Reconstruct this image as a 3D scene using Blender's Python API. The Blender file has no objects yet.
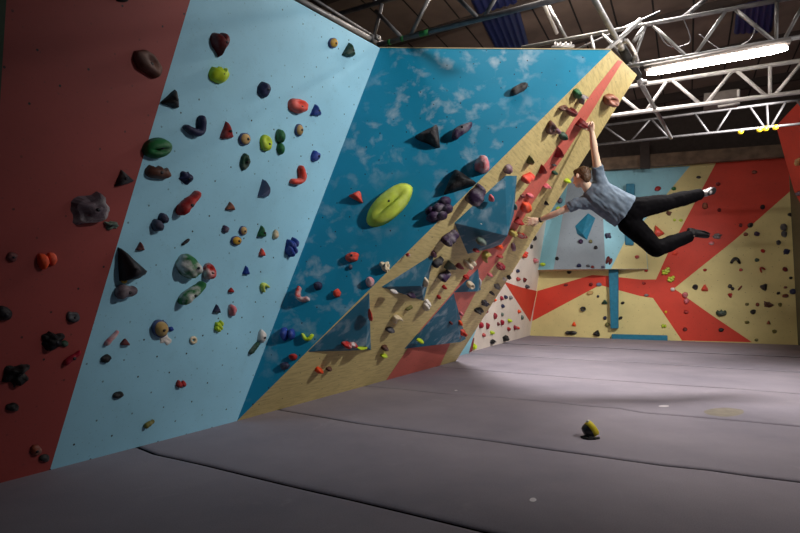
import bpy, bmesh, math, random
from mathutils import Vector, Matrix, noise
random.seed(7)
V = Vector
SC = bpy.context.scene
COL = SC.collection
F, CX, CY, H = 500.0, 400.0, 266.5, 1.05
PITCH = math.atan((300 - CY) / F)
CAM = V((0, 0, H))
FW = V((0, math.cos(PITCH), math.sin(PITCH)))
UP = V((0, -math.sin(PITCH), math.cos(PITCH)))
RT = V((1, 0, 0))

def ray(px, py):
    return (RT * ((px - CX) / F) + FW - UP * ((py - CY) / F)).normalized()
def W(px, py, y):                       # point seen at a pixel, y metres into the hall
    d = ray(px, py); return CAM + d * (y / d.y)
def WZ(px, py, z):                      # point seen at a pixel at height z
    d = ray(px, py); return CAM + d * ((z - H) / d.z)
def proj(p):
    q = V(p) - CAM; f = q.dot(FW)
    return (CX + F * q.x / f, CY - F * q.dot(UP) / f)

class Plane:
    def __init__(s, o, n, up=V((0, 0, 1))):
        s.o = V(o); s.n = V(n).normalized()
        if s.n.dot(CAM - s.o) < 0: s.n.negate()
        s.u = up.cross(s.n).normalized(); s.v = s.n.cross(s.u).normalized()
        s.m = Matrix((s.u, s.v, s.n)).transposed().to_4x4(); s.m.translation = s.o
    def hit(s, px, py):
        d = ray(px, py); return CAM + d * ((s.o - CAM).dot(s.n) / d.dot(s.n))
    def loc(s, px, py):
        p = s.hit(px, py) - s.o; return V((p.dot(s.u), p.dot(s.v)))
    def world(s, a, b, h=0): return s.o + s.u * a + s.v * b + s.n * h
    def off(s, h): 
        q = Plane(s.o + s.n * h, s.n); return q
def plane3(a, b, c): return Plane(a, (b - a).cross(c - a))

# ---------------------------------------------------------------- colour / materials
def lin(c):
    return tuple(((x / 255) / 12.92 if x <= 10 else ((x / 255 + .055) / 1.055) ** 2.4) for x in c) + (1,)
class NT:
    def __init__(s, name):
        s.mat = bpy.data.materials.new(name); s.mat.use_nodes = True
        s.t = s.mat.node_tree; s.b = s.t.nodes['Principled BSDF']
    def n(s, typ, **k):
        x = s.t.nodes.new(typ)
        for a, v in k.items():
            if a.startswith('i_'): x.inputs[a[2:].replace('_', ' ')].default_value = v
            else: setattr(x, a, v)
        return x
    def l(s, a, ao, b, bi): s.t.links.new(a.outputs[ao], b.inputs[bi])
    def math(s, op, a, b=None, c=None):
        x = s.t.nodes.new('ShaderNodeMath'); x.operation = op
        for i, q in enumerate((a, b, c)):
            if q is None: continue
            if isinstance(q, (int, float)): x.inputs[i].default_value = q
            else: s.t.links.new(q, x.inputs[i])
        return x.outputs[0]
    def mix(s, fac, a, b):
        x = s.t.nodes.new('ShaderNodeMix'); x.data_type = 'RGBA'
        for i, q in ((0, fac), (6, a), (7, b)):
            if isinstance(q, (int, float, tuple)): x.inputs[i].default_value = q
            else: s.t.links.new(q, x.inputs[i])
        return x.outputs[2]
    def noise(s, scale, detail=3, coord='Object', rough=.5, dist=0, vec=None):
        if vec is None: vec = s.coord(coord)
        x = s.n('ShaderNodeTexNoise'); x.inputs['Scale'].default_value = scale
        x.inputs['Detail'].default_value = detail; x.inputs['Roughness'].default_value = rough
        x.inputs['Distortion'].default_value = dist
        s.t.links.new(vec, x.inputs['Vector']); return x.outputs['Fac']
    def coord(s, c='Object'):
        x = s.n('ShaderNodeTexCoord'); return x.outputs[c]
    def mapr(s, v, a, b, lo=0, hi=1):
        x = s.n('ShaderNodeMapRange'); x.inputs[1].default_value = a; x.inputs[2].default_value = b
        x.inputs[3].default_value = lo; x.inputs[4].default_value = hi
        s.t.links.new(v, x.inputs[0]); return x.outputs[0]
    def base(s, c):
        if isinstance(c, tuple): s.b.inputs['Base Color'].default_value = c
        else: s.t.links.new(c, s.b.inputs['Base Color'])
    def bump(s, v, strength=.3, dist=.01):
        x = s.n('ShaderNodeBump'); x.inputs['Strength'].default_value = strength; x.inputs['Distance'].default_value = dist
        s.t.links.new(v, x.inputs['Height']); s.t.links.new(x.outputs[0], s.b.inputs['Normal'])
    def rough(s, r): s.b.inputs['Roughness'].default_value = r

_mc = {}
def plain(name, rgb, rough=.6, metal=0, var=.12, scale=12, bump=0, spec=None):
    if name in _mc: return _mc[name]
    t = NT(name); c = lin(rgb)
    d = tuple(x * (1 - var * 1.6) for x in c[:3]) + (1,); e = tuple(min(1, x * (1 + var)) for x in c[:3]) + (1,)
    nz = t.noise(scale, 4)
    t.base(t.mix(t.mapr(nz, .3, .7), d, e)); t.rough(rough); t.b.inputs['Metallic'].default_value = metal
    if spec is not None: t.b.inputs['Specular IOR Level'].default_value = spec
    if bump: t.bump(t.noise(scale * 8, 3), bump, .004)
    _mc[name] = t.mat; return t.mat

def wall_paint(name, rgb, chalk=.0, grid=.2, grain=.0, scuff=.25, dots=True, chalk_rgb=(225, 228, 232)):
    """painted plywood: bolt-hole grid, scuffs, chalk smudges (object space = the plane of the wall)"""
    t = NT(name); oc = t.coord(); c = lin(rgb)
    big = t.noise(.9, 5, vec=oc); fine = t.noise(30, 3, vec=oc)
    dark = tuple(x * .80 for x in c[:3]) + (1,); light = tuple(min(1, x * 1.06) for x in c[:3]) + (1,)
    col = t.mix(t.mapr(big, .3, .7), dark, light)
    spk = t.mapr(t.noise(55, 2, vec=oc), .66, .74)
    col = t.mix(t.math('MULTIPLY', spk, scuff), col, lin((40, 42, 45)))
    sc = t.math('MULTIPLY', t.mapr(t.noise(5, 6, vec=oc, rough=.7), .55, .75), scuff)
    col = t.mix(sc, col, tuple(x * .6 for x in c[:3]) + (1,))
    if grain:
        mp = t.n('ShaderNodeMapping'); mp.inputs['Scale'].default_value = (3.0, 30, 1); mp.inputs['Rotation'].default_value = (0, 0, .55)
        t.t.links.new(oc, mp.inputs['Vector'])
        g = t.mapr(t.noise(1.5, 5, vec=mp.outputs[0], rough=.65), .45, .75)
        col = t.mix(t.math('MULTIPLY', g, grain), col, lin((120, 100, 60)))
    if chalk:
        a = t.mapr(t.noise(5.6, 5, vec=oc, rough=.55, dist=.25), .52, .70)
        b = t.mapr(t.noise(.8, 2, vec=oc), .34, .6)
        k = t.math('MULTIPLY', t.math('MULTIPLY', a, b), chalk)
        col = t.mix(k, col, lin(chalk_rgb))
    if dots:
        sp = t.n('ShaderNodeSeparateXYZ'); t.t.links.new(oc, sp.inputs[0])
        x, y = sp.outputs[0], sp.outputs[1]
        def cell(ox, oy):
            fx = t.math('SUBTRACT', t.math('FRACT', t.math('ADD', t.math('DIVIDE', x, grid), ox)), .5)
            fy = t.math('SUBTRACT', t.math('FRACT', t.math('ADD', t.math('DIVIDE', y, grid * 1.1), oy)), .5)
            r = t.math('SQRT', t.math('ADD', t.math('MULTIPLY', fx, fx), t.math('MULTIPLY', fy, fy)))
            wn = t.n('ShaderNodeTexWhiteNoise'); wn.noise_dimensions = '2D'
            cb = t.n('ShaderNodeCombineXYZ')
            t.t.links.new(t.math('FLOOR', t.math('ADD', t.math('DIVIDE', x, grid), ox)), cb.inputs[0])
            t.t.links.new(t.math('FLOOR', t.math('ADD', t.math('DIVIDE', y, grid * 1.1), oy)), cb.inputs[1])
            t.t.links.new(cb.outputs[0], wn.inputs['Vector'])
            return t.math('MULTIPLY', t.math('LESS_THAN', r, .0062 / grid), t.mapr(wn.outputs['Value'], .15, .8))
        m = t.math('MAXIMUM', cell(0, 0), cell(.5, .5))
        col = t.mix(m, col, lin((22, 22, 26)))
    t.base(col); t.rough(.62); t.bump(fine, .12, .004)
    return t.mat

# ---------------------------------------------------------------- objects
def link(o, parent=None):
    COL.objects.link(o)
    if parent is not None: o.parent = parent
    return o
def mesh_obj(name, bm, mats, parent=None, mw=None, smooth=True):
    me = bpy.data.meshes.new(name)
    bm.normal_update(); bm.to_mesh(me); bm.free()
    if not isinstance(mats, (list, tuple)): mats = [mats]
    for m in mats: me.materials.append(m)
    if smooth:
        for p in me.polygons: p.use_smooth = True
    o = bpy.data.objects.new(name, me); link(o, parent)
    if mw is not None: o.matrix_world = mw
    return o
def thing(name, loc=(0, 0, 0)):
    o = bpy.data.objects.new(name, None); o.empty_display_size = .1; link(o); o.location = loc
    return o
def tag(o, label=None, cat=None, group=None, kind=None):
    if label: o['label'] = label
    if cat: o['category'] = cat
    if group: o['group'] = group
    if kind: o['kind'] = kind
    return o
def child(name, bm, mat, par, smooth=True, label=None):
    """bm holds world coordinates; parent is an Empty or mesh with known matrix"""
    bpy.context.view_layer.update()
    bm.transform(par.matrix_world.inverted())
    o = mesh_obj(name, bm, mat, par, smooth=smooth)
    if label: o['label'] = label
    return o

def add_tube(bm, pts, r, n=10, caps=True):
    pts = [V(p) for p in pts]; rings = []
    rr = r if isinstance(r, (list, tuple)) else [r] * len(pts)
    ref = None
    for i, p in enumerate(pts):
        t = (pts[min(i + 1, len(pts) - 1)] - pts[max(i - 1, 0)]).normalized()
        if ref is None:
            ref = V((0, 0, 1)) if abs(t.z) < .9 else V((1, 0, 0))
        a = t.cross(ref).normalized(); b = t.cross(a).normalized(); ref = -(t.cross(a)) if False else ref
        rings.append([bm.verts.new(p + (a * math.cos(2 * math.pi * k / n) + b * math.sin(2 * math.pi * k / n)) * rr[i]) for k in range(n)])
    for A, B in zip(rings, rings[1:]):
        for k in range(n): bm.faces.new((A[k], A[(k + 1) % n], B[(k + 1) % n], B[k]))
    if caps:
        bm.faces.new(rings[0][::-1]); bm.faces.new(rings[-1])
def add_box(bm, c, ax, ay, az):
    """box with centre c and half-axis vectors"""
    c, ax, ay, az = V(c), V(ax), V(ay), V(az)
    vs = [bm.verts.new(c + ax * i + ay * j + az * k) for i in (-1, 1) for j in (-1, 1) for k in (-1, 1)]
    for f in ((0, 1, 3, 2), (4, 6, 7, 5), (0, 4, 5, 1), (2, 3, 7, 6), (0, 2, 6, 4), (1, 5, 7, 3)):
        bm.faces.new([vs[i] for i in f])
def add_sphere(bm, c, r, sub=2, m=None):
    mm = Matrix.Translation(V(c)) @ (m if m is not None else Matrix.Identity(4))
    return bmesh.ops.create_icosphere(bm, subdivisions=sub, radius=r, matrix=mm)['verts']
def fixn(bm): bmesh.ops.recalc_face_normals(bm, faces=bm.faces[:])

def slab(name, P, poly, mat, thick=.04, overlays=(), parent=None, local=False):
    """plywood panel: polygon given in pixels (projected on plane P) or in plane coordinates; overlays = painted areas on it"""
    bm = bmesh.new(); mats = [mat]
    def pts(pl): return [V(p) for p in pl] if local else [P.loc(*p) for p in pl]
    def put(pl, z0, z1, mi):
        q = pts(pl)
        area = sum(a.x * b.y - b.x * a.y for a, b in zip(q, q[1:] + q[:1]))
        if area < 0: q = q[::-1]
        top = [bm.verts.new((p.x, p.y, z0)) for p in q]; bot = [bm.verts.new((p.x, p.y, z1)) for p in q]
        fs = [bm.faces.new(top), bm.faces.new(bot[::-1])]
        n = len(q)
        for i in range(n): fs.append(bm.faces.new((top[i], bot[i], bot[(i + 1) % n], top[(i + 1) % n])))
        for f in fs: f.material_index = mi
        bmesh.ops.triangulate(bm, faces=fs[:2])
    put(poly, 0, -thick, 0)
    for i, ov in enumerate(overlays):
        pl, m = ov[0], ov[1]; h = ov[2] if len(ov) > 2 else .002
        if m not in mats: mats.append(m)
        put(pl, h, .0 - .001, mats.index(m))
    return mesh_obj(name, bm, mats, parent, P.m, smooth=False)
# ---------------------------------------------------------------- planes of the climbing walls
B0, B1, B2 = WZ(50, 470, 0), WZ(237, 421, 0), WZ(456, 361, 0)
P2 = WZ(380, 48, 3.62)
LB = plane3(B0, B1, P2)                                   # red + pale blue wall
P4 = WZ(637, 75, 3.62)
YE = plane3(B1, B2, P4)                                   # yellow overhang
P3 = YE.hit(611, 50)
BL = plane3(B1, P2, P3)                                   # teal facet
K0, K1 = WZ(530, 335.5, 0), WZ(798, 345, 0)
BK = plane3(K0, K1, K0 + V((0, 0, 1)))                    # back wall, vertical
wc = BK.hit(541, 262)                                     # the white wall meets the back wall along this line
W0 = WZ(470, 352, 0)
WH = plane3(W0, K0, wc)
E = (K1 - K0); E.z = 0; E.normalize()                     # along the back wall, the mats and the trusses
D = V((-E.y, E.x, 0))                                     # into the hall
if D.y < 0: D.negate()

m_red = wall_paint('red_paint', (150, 62, 58), grid=.26, scuff=.35)
m_pale = wall_paint('pale_blue_paint', (152, 208, 232), grid=.24, scuff=.3)
m_teal = wall_paint('teal_paint', (0, 142, 182), chalk=.5, scuff=.15, grid=.26)
m_yel = wall_paint('yellow_paint', (222, 202, 138), grain=.5, scuff=.25, grid=.3)
m_str = wall_paint('coral_paint', (222, 112, 98), scuff=.35, grid=.3, grain=.2)
m_byel = wall_paint('back_yellow_paint', (214, 200, 138), scuff=.3, grid=.28)
m_bred = wall_paint('back_red_paint', (206, 58, 38), scuff=.35, grid=.28)
m_bblue = wall_paint('back_pale_blue_paint', (140, 196, 212), scuff=.25, grid=.28)
m_grey = wall_paint('grey_paint', (140, 152, 162), scuff=.35, grid=.28)
m_white = wall_paint('white_paint', (226, 214, 202), scuff=.25, grid=.28)
m_dgreen = plain('dark_green_paint', (38, 60, 42), .7)
m_vol = wall_paint('teal_volume_paint', (8, 98, 126), chalk=.5, scuff=.3, dots=False)
m_ply = plain('plywood_edge', (206, 186, 140), .7)

slab('wall_left_red', LB, [(50, 470), (200, -33), (60, -110), (12, -90), (-14, 330), (-22, 489)], m_red, .03)['kind'] = 'structure'
slab('wall_left_green', LB, [(12, -90), (-14, 330), (-22, 489), (-330, 570), (-300, -250)], m_dgreen, .03)['kind'] = 'structure'
slab('wall_left_pale_blue', LB, [(50, 470), (237, 421), (380, 48), (297, 2), (213, -47.5), (201, -36)], m_pale, .03)['kind'] = 'structure'
slab('wall_left_teal', BL, [(237, 421), (380, 48), (611, 50)], m_teal, .03)['kind'] = 'structure'
stripe = [(618, 60), (622.5, 61.5), (606, 88), (594, 108), (565, 154), (530.5, 206), (504, 252), (480, 284), (462, 318), (440, 365.4), (386, 380.3), (421, 329), (453, 292), (478, 258), (512, 207), (553, 153), (573, 120), (594, 90)]
yo = slab('wall_left_yellow', YE, [(237, 421), (611, 50), (637, 75), (456, 361)], m_yel, .03, overlays=[(stripe, m_str)])
yo['kind'] = 'structure'
bm = bmesh.new(); e_ = (P3 - P2).normalized(); add_box(bm, (P2 + P3) / 2 + BL.v * .004 - BL.n * .012, (P3 - P2) / 2, BL.v * .004, BL.n * .017); fixn(bm)
mesh_obj('trim_2', bm, m_ply, smooth=False)['kind'] = 'structure'
# teal border line between facets stays paint; side return at the foot of the overhang
RTN = WH.off(.05)
slab('wall_left_return', RTN, [(456, 361.5), (468.5, 354), (473, 338), (481, 317), (474, 320), (462, 341)], m_bblue, .03)['kind'] = 'structure'
slab('trim_1', WH.off(.03), [(468.8, 352.5), (472.5, 351), (474.5, 338), (472, 339)], plain('dark_red_paint', (120, 36, 34)), .02)['kind'] = 'structure'

wl = WH.loc(468, 352.5); wr = WH.loc(528.5, 335.5)
top = BK.loc(556, 196)
whp = [(440, 361), (530, 335.5), (541, 262), (557, 176), (520, 120), (440, 200)]
slab('wall_side_white', WH, whp, m_white, .04, overlays=[([(504, 281.5), (530.2, 322), (536.8, 291), (520, 287)], m_bred)])['kind'] = 'structure'

# back wall: yellow boards with painted bands
bk = slab('wall_back', BK, [(528, 335.6), (860, 347.3), (860, 150), (528, 172)], m_byel, .05, overlays=[
    ([(531.5, 321.5), (537.5, 291), (592, 275), (608, 276), (640, 279.5), (656, 279.5), (668, 253), (716, 163), (800, 156), (800, 181), (791, 190.5), (734, 240.5), (674, 288.5), (710, 314), (752, 342.2), (682, 340.5), (653, 298), (640, 296), (618, 290), (600, 285)], m_bred),
    ([(588, 172), (690, 166), (661, 201), (603, 268.5), (540, 268.5), (541, 250)], m_bblue),
])
bk['kind'] = 'structure'
bo = K0 - D * 0
# protruding upper block with a ledge: side face, grey face and pale blue face
def at(px, py, dd):
    return BK.off(dd).hit(px, py)
def solid(name, pts, faces, mats, idx=None):
    """pts in world; mesh origin at the first point, plane-aligned to the back wall"""
    bm = bmesh.new(); inv = BK.m.inverted(); vs = [bm.verts.new(inv @ p) for p in pts]
    for i, f in enumerate(faces):
        fc = bm.faces.new([vs[k] for k in f]); fc.material_index = (idx[i] if idx else 0)
    fixn(bm)
    return mesh_obj(name, bm, mats, None, BK.m, smooth=False)
BD = .45
q = [at(533, 270, .15), at(553.5, 269.5, BD), at(605.5, 269, BD), at(648, 269, .06),          # ledge line
     at(541, 180, .03), at(570, 172, .12), at(601, 169.5, .12), at(640, 169, .02),             # top
     at(534, 272, -.03), at(648, 271, -.03)]
q[7] = plane3(q[2], q[3], q[6]).hit(640, 169)
solid('wall_back_block', q, [(0, 1, 5, 4), (1, 2, 6, 5), (2, 3, 7, 6), (0, 8, 9, 3, 2, 1), (4, 5, 6, 7)],
      [m_bblue, m_grey, m_byel, m_ply], [0, 1, 0, 3, 3])['kind'] = 'structure'

# right-hand wall: dark lower part, red leaning panel above
GBR_ = plane3(q[2], q[3], q[6]).off(.004)
slab('wall_back_block_paint', GBR_, [(611, 268.8), (625.5, 240), (643.5, 219), (647.6, 268.8)], m_byel, .003)['kind'] = 'structure'
RW = plane3(K1, K1 - D, K1 + V((0, 0, 1)))
bmx = bmesh.new()
for a, b in (((0, 0)), ) if False else (): pass
rwp = [K1, K1 - D * 3, K1 - D * 3 + V((0, 0, 4.3)), K1 + V((0, 0, 4.3))]
rl = [V(((p - RW.o).dot(RW.u), (p - RW.o).dot(RW.v))) for p in rwp]
slab('wall_right', RW, rl, plain('dark_side_wall', (96, 92, 66), .7), .05, local=True)['kind'] = 'structure'
R0 = W(776, 126, 9.6); R1 = W(794, 191, 9.9)
R2 = R0 - D * 3.5 + E * 1.2; 
RP = plane3(R0, R1, R0 - D * 3 + E * .35)
r3 = R1 - D * 1.5 + E * .35
rr = [R0, R1, W(801, 212, 9.8), r3, R0 - D * 1.5 + E * .2]
rr = [V(((p - RP.o).dot(RP.u), (p - RP.o).dot(RP.v))) for p in rr]
slab('wall_right_red', RP, rr, m_bred, .06, local=True)['kind'] = 'structure'

# ---------------------------------------------------------------- floor: matting strips with open seams
def te(p): return ((p - K0).dot(E), (p - K0).dot(D))
seams_px = [
    [(140, 447), (160, 455), (183, 459), (205, 464), (300, 487), (350, 498), (420, 514.5), (496, 533)],
    [(278, 409), (320, 416), (360, 423), (420, 431), (480, 438.5), (550, 448.8), (600, 455.5), (650, 463), (685, 467), (720, 470), (760, 476.5), (800, 481)],
    [(370, 386), (400, 388.5), (450, 394), (500, 397), (560, 402.5), (600, 406.8), (622, 408), (634, 411.5), (665, 414), (720, 418.5), (800, 426)],
    [(434, 366), (470, 369), (520, 373), (600, 379.2), (690, 385.5), (740, 388.5), (800, 393.5)],
    [(462, 353), (530, 356.5), (600, 360.5), (652, 363), (720, 367.5), (800, 371.8)],
    [(500, 343), (540, 345), (600, 347.2), (660, 350.5), (720, 353.5), (800, 357)],
]
gaps = [.011, .015, .018, .030, .045, .09]
def seam_fn(px):
    s = sorted(te(WZ(x, y, 0)) for x, y in px)
    def f(t):
        if t <= s[0][0]: return s[0][1]
        if t >= s[-1][0]: return s[-1][1]
        for (a, b), (c, d) in zip(s, s[1:]):
            if a <= t <= c: return b + (d - b) * (t - a) / (c - a + 1e-9)
    return f
fns = [lambda t: -17.0] + [seam_fn(s) for s in seams_px] + [lambda t: .3]
gp = [0] + gaps + [0]
m_floor = NT('grey_matting')
oc = m_floor.coord()
c = m_floor.mix(m_floor.mapr(m_floor.noise(.8, 6, rough=.6, vec=oc), .3, .7), lin((122, 116, 128)), lin((148, 140, 150)))
c = m_floor.mix(m_floor.math('MULTIPLY', m_floor.mapr(m_floor.noise(160, 2, vec=oc), .45, .75), .35), c, lin((84, 80, 88)))
c = m_floor.mix(m_floor.math('MULTIPLY', m_floor.mapr(m_floor.noise(2.2, 6, rough=.7, dist=1, vec=oc), .6, .78), .3), c, lin((178, 172, 176)))
m_floor.base(c); m_floor.rough(.85); m_floor.bump(m_floor.noise(220, 2, vec=oc), .25, .004)
m_floor = m_floor.mat
m_under = plain('under_mat', (14, 13, 16), .9)
bm = bmesh.new()
N = 90
for k in range(len(fns) - 1):
    rows = []
    for i in range(N + 1):
        t = -7.5 + 21 * i / N
        a = fns[k](t) + gp[k]; b = fns[k + 1](t) - gp[k + 1]
        prof = [(a, -.06), (a, -.012), (a + .012, -.003), (a + .04, 0), (b - .04, 0), (b - .012, -.003), (b, -.012), (b, -.06)]
        rows.append([bm.verts.new(K0 + E * t + D * s + V((0, 0, z))) for s, z in prof])
    for A, B in zip(rows, rows[1:]):
        for j in range(7): bm.faces.new((A[j], B[j], B[j + 1], A[j + 1]))
add_box(bm, K0 + E * 3 - D * 8.3 + V((0, 0, -.09)), E * 10.5, D * 8.8, V((0, 0, .03)))
fixn(bm)
for f in bm.faces:
    if f.calc_center_median().z < -.055 or abs(f.normal.z) < .5: f.material_index = 1          # dark sides of the mats
    elif f.normal.z < 0: f.normal_flip()
fl = mesh_obj('floor', bm, [m_floor, m_under], smooth=True); fl['kind'] = 'structure'

def flat_patch(name, px, py, w, h, mat, z=.0015, seed=1):
    c = WZ(px, py, 0); bm = bmesh.new(); vs = []
    for k in range(36):
        a = 2 * math.pi * k / 36; r = 1 + .12 * noise.noise(V((math.cos(a) * 1.5 + seed, math.sin(a) * 1.5, seed)))
        p = WZ(px + math.cos(a) * w / 2 * r, py + math.sin(a) * h / 2 * r, 0); vs.append(bm.verts.new((p.x, p.y, z)))
    bm.faces.new(vs); fixn(bm)
    o = mesh_obj(name, bm, mat, fl); return o
flat_patch('worn_patch', 724.5, 412.2, 40, 8.5, plain('worn_patch', (124, 116, 104), .8))['label'] = 'worn brownish oval patch'
ch = plain('chalk', (214, 208, 212), .9)
flat_patch('chalk_mark', 664, 406.2, 11, 1.6, ch, seed=4)
flat_patch('chalk_mark', 533, 500, 7, 4, ch, seed=7)
flat_patch('chalk_mark', 456, 390.5, 3, 1, ch, seed=9)

# ---------------------------------------------------------------- roof
ZR = 6.2
m_roof = NT('roof_sheet'); oc = m_roof.coord()
sp = m_roof.n('ShaderNodeSeparateXYZ'); m_roof.t.links.new(oc, sp.inputs[0])
fr = m_roof.math('FRACT', m_roof.math('DIVIDE', sp.outputs[0], .62))
ln = m_roof.math('LESS_THAN', fr, .05)
c = m_roof.mix(m_roof.mapr(m_roof.noise(1.4, 5, vec=oc), .3, .7), lin((92, 78, 70)), lin((124, 106, 96)))
c = m_roof.mix(ln, c, lin((12, 10, 10)))
m_roof.base(c); m_roof.rough(.8); m_roof.bump(m_roof.math('SUBTRACT', 1, ln), .6, .02)
m_roof = m_roof.mat
RF = Matrix((E, D, V((0, 0, 1)))).transposed().to_4x4(); RF.translation = K0 + V((0, 0, ZR))
bm = bmesh.new(); add_box(bm, (3, -8, .05), (11, 0, 0), (0, 9.5, 0), (0, 0, .05)); fixn(bm)
mesh_obj('ceiling', bm, m_roof, mw=RF, smooth=False)['kind'] = 'structure'
m_wood = plain('roof_timber', (112, 92, 74), .75, var=.25, scale=5)
m_dwood = plain('dark_timber', (52, 42, 38), .8)
for s, r in ((-.9, .1), (-3.0, .06), (-4.9, .06), (-6.6, .06), (-8.4, .06), (-10.3, .06)):
    bm = bmesh.new(); add_box(bm, K0 + E * 3 + D * s + V((0, 0, ZR - r)), E * 10.8, D * .05, V((0, 0, r))); fixn(bm)
    o = mesh_obj('trim_2', bm, m_dwood, smooth=False); o['kind'] = 'structure'
# translucent blue strips in the roof
m_blue = plain('blue_roof_sheet', (32, 42, 92), .35)
def roof_strip(pxs):
    bm = bmesh.new(); P = [WZ(x, y, ZR - .03) for x, y in pxs]
    a, b, c_, d_ = P; n = 18
    rows = []
    for i in range(n + 1):
        t = i / n; z = .018 * math.cos(t * 2 * math.pi * 6)
        rows.append((bm.verts.new(a.lerp(b, t) + V((0, 0, z))), bm.verts.new(d_.lerp(c_, t) + V((0, 0, z)))))
    for A, B in zip(rows, rows[1:]): bm.faces.new((A[0], B[0], B[1], A[1]))
    fixn(bm); return mesh_obj('skylight_sheet', bm, m_blue)
s1 = roof_strip([(470, 0), (516, -2), (530, 50), (498, 54)]); tag(s1, 'dark blue ribbed skylight sheet in roof above the teal wall', 'skylight')
s2 = roof_strip([(738, -3), (776, -3), (772, 32), (734, 34)]); tag(s2, 'dark blue ribbed skylight sheet in roof above the lit tube lamp', 'skylight')

# roof end wall above the back wall with timber beam
bm = bmesh.new(); add_box(bm, K0 + E * 3 + D * .35 + V((0, 0, 5.2)), E * 10, D * .05, V((0, 0, 1.2))); fixn(bm)
mesh_obj('wall_back_upper', bm, plain('dark_gable', (66, 57, 53), .9), smooth=False)['kind'] = 'structure'
BM = BK.off(.25)
slab('beam', BM, [(596, 170.5), (602, 158), (790, 143.5), (790, 156)], m_wood, .16)['kind'] = 'structure'
slab('beam_post', BK.off(.42), [(640, 168), (650, 168), (649, 138), (640, 139)], m_dwood, .12)['kind'] = 'structure'

# blue boxed pillars on the back wall (liftable volumes)
m_pil = plain('blue_pillar_paint', (22, 112, 142), .55)
def pillar(px, d0, d1, label):
    A = BK.off(d1); bm = bmesh.new(); inv = BK.m.inverted()
    f = [A.hit(*p) for p in px]; b = [p - BK.n * (d1 - d0) for p in f]
    vs = [bm.verts.new(inv @ p) for p in f + b]
    for q_ in ((0, 1, 2, 3), (7, 6, 5, 4), (0, 4, 5, 1), (1, 5, 6, 2), (2, 6, 7, 3), (3, 7, 4, 0)): bm.faces.new([vs[i] for i in q_])
    fixn(bm); bmesh.ops.bevel(bm, geom=bm.edges[:], offset=.012, segments=2, affect='EDGES')
    return tag(mesh_obj('wall_volume', bm, m_pil, mw=BK.m, smooth=False), label, 'climbing volume', 'blue volumes on the back wall')
pillar([(608.5, 269.5), (618, 269.5), (618, 328.5), (610.5, 328.5)], .0, .16, 'tall narrow blue box volume on back wall under the ledge')
pillar([(626, 183.5), (634.5, 183.5), (633.5, 245), (625, 245)], .03, .2, 'tall narrow blue box volume on the upper pale blue wall behind climber')
pillar([(611.5, 334.2), (667.5, 335.5), (667.5, 341), (611.5, 340)], .0, .1, 'low blue bar volume at foot of the back wall')
# ---------------------------------------------------------------- wall volumes on the yellow overhang
def volume(P, base, apex, h, label, mat=None, name='wall_volume', group=None, top=None):
    bm = bmesh.new()
    b = [P.loc(*p) for p in base]
    o = sum(b, V((0, 0))) / len(b)
    vb = [bm.verts.new((p.x - o.x, p.y - o.y, 0)) for p in b]
    a = P.off(h).loc(*apex); va = bm.verts.new((a.x - o.x, a.y - o.y, h))
    for i in range(len(vb)): bm.faces.new((vb[i], vb[(i + 1) % len(vb)], va))
    bm.faces.new(vb[::-1]); fixn(bm)
    bmesh.ops.bevel(bm, geom=bm.edges[:], offset=.004, segments=1, affect='EDGES')
    mw = P.m.copy(); mw.translation = P.world(o.x, o.y)
    ob = mesh_obj(name, bm, mat or m_vol, mw=mw, smooth=False)
    return tag(ob, label, 'climbing volume', group or 'teal volumes on the yellow overhang')
volume(YE, [(505, 175.5), (454, 223), (467.5, 254), (500, 246), (514, 214), (517, 175.5)], (507.3, 236), .30, 'large faceted teal volume in the middle of the yellow overhang, near climber hand')
volume(YE, [(381, 287), (434.5, 253), (424, 301)], (421, 286), .10, 'light teal triangular volume pointing down the yellow overhang, chalky face')
volume(YE, [(307, 352), (369.5, 292), (371, 350)], (366, 346), .07, 'wide dark teal triangular volume low on yellow overhang, edge along the teal wall')
volume(YE, [(404, 349), (453.5, 292), (466, 339)], (460.5, 342), .12, 'dark navy triangular volume on the coral stripe near the mats')
volume(YE, [(453, 292.5), (478, 268), (481, 290)], (477.5, 291.5), .08, 'small navy triangular volume at top corner of dark navy triangular volume')
GBL = plane3(q[0], q[1], q[5]); GB = plane3(q[1], q[2], q[6]); GBR = plane3(q[2], q[3], q[6])
volume(GB, [(575, 226), (588, 213), (595.5, 218), (587, 240), (577, 234)], (582.5, 234), .13, 'blue wedge volume on grey panel below the climber shoulder', m_pil, group='blue volumes on the back wall')

# ---------------------------------------------------------------- climbing holds
PAL = dict(
 brown=(98, 62, 50), tan=(196, 160, 104), ochre=(206, 158, 52), greyp=(104, 90, 100), char=(40, 37, 42), black=(15, 15, 18), navy=(38, 42, 76),
 purple=(58, 38, 70), mauve=(128, 92, 108), dred=(108, 22, 24), red=(168, 36, 34), crim=(150, 20, 44), coral=(226, 74, 56), orange=(240, 82, 36), pink=(222, 112, 122),
 lime=(190, 216, 44), ylime=(204, 222, 84), green=(30, 104, 56), dgreen=(28, 66, 48), ggrey=(92, 110, 100), blue=(36, 66, 152), lav=(112, 118, 150), white=(222, 216, 210),
 cream=(224, 206, 172), yellow=(232, 196, 48), olive=(108, 104, 52), orbr=(138, 74, 48), rbr=(124, 62, 44), grey=(128, 126, 128), oyel=(176, 160, 74), dgrey=(74, 74, 80), wred=(186, 44, 40), wgreen=(44, 116, 64), wpink=(214, 120, 128), tanblue=(190, 156, 92))
CHALKY = {'wred': .9, 'wgreen': .85, 'wpink': .8, 'greyp': .35, 'brown': .1, 'purple': .25, 'mauve': .3, 'white': .3, 'cream': .4}
_hm = {}
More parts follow.
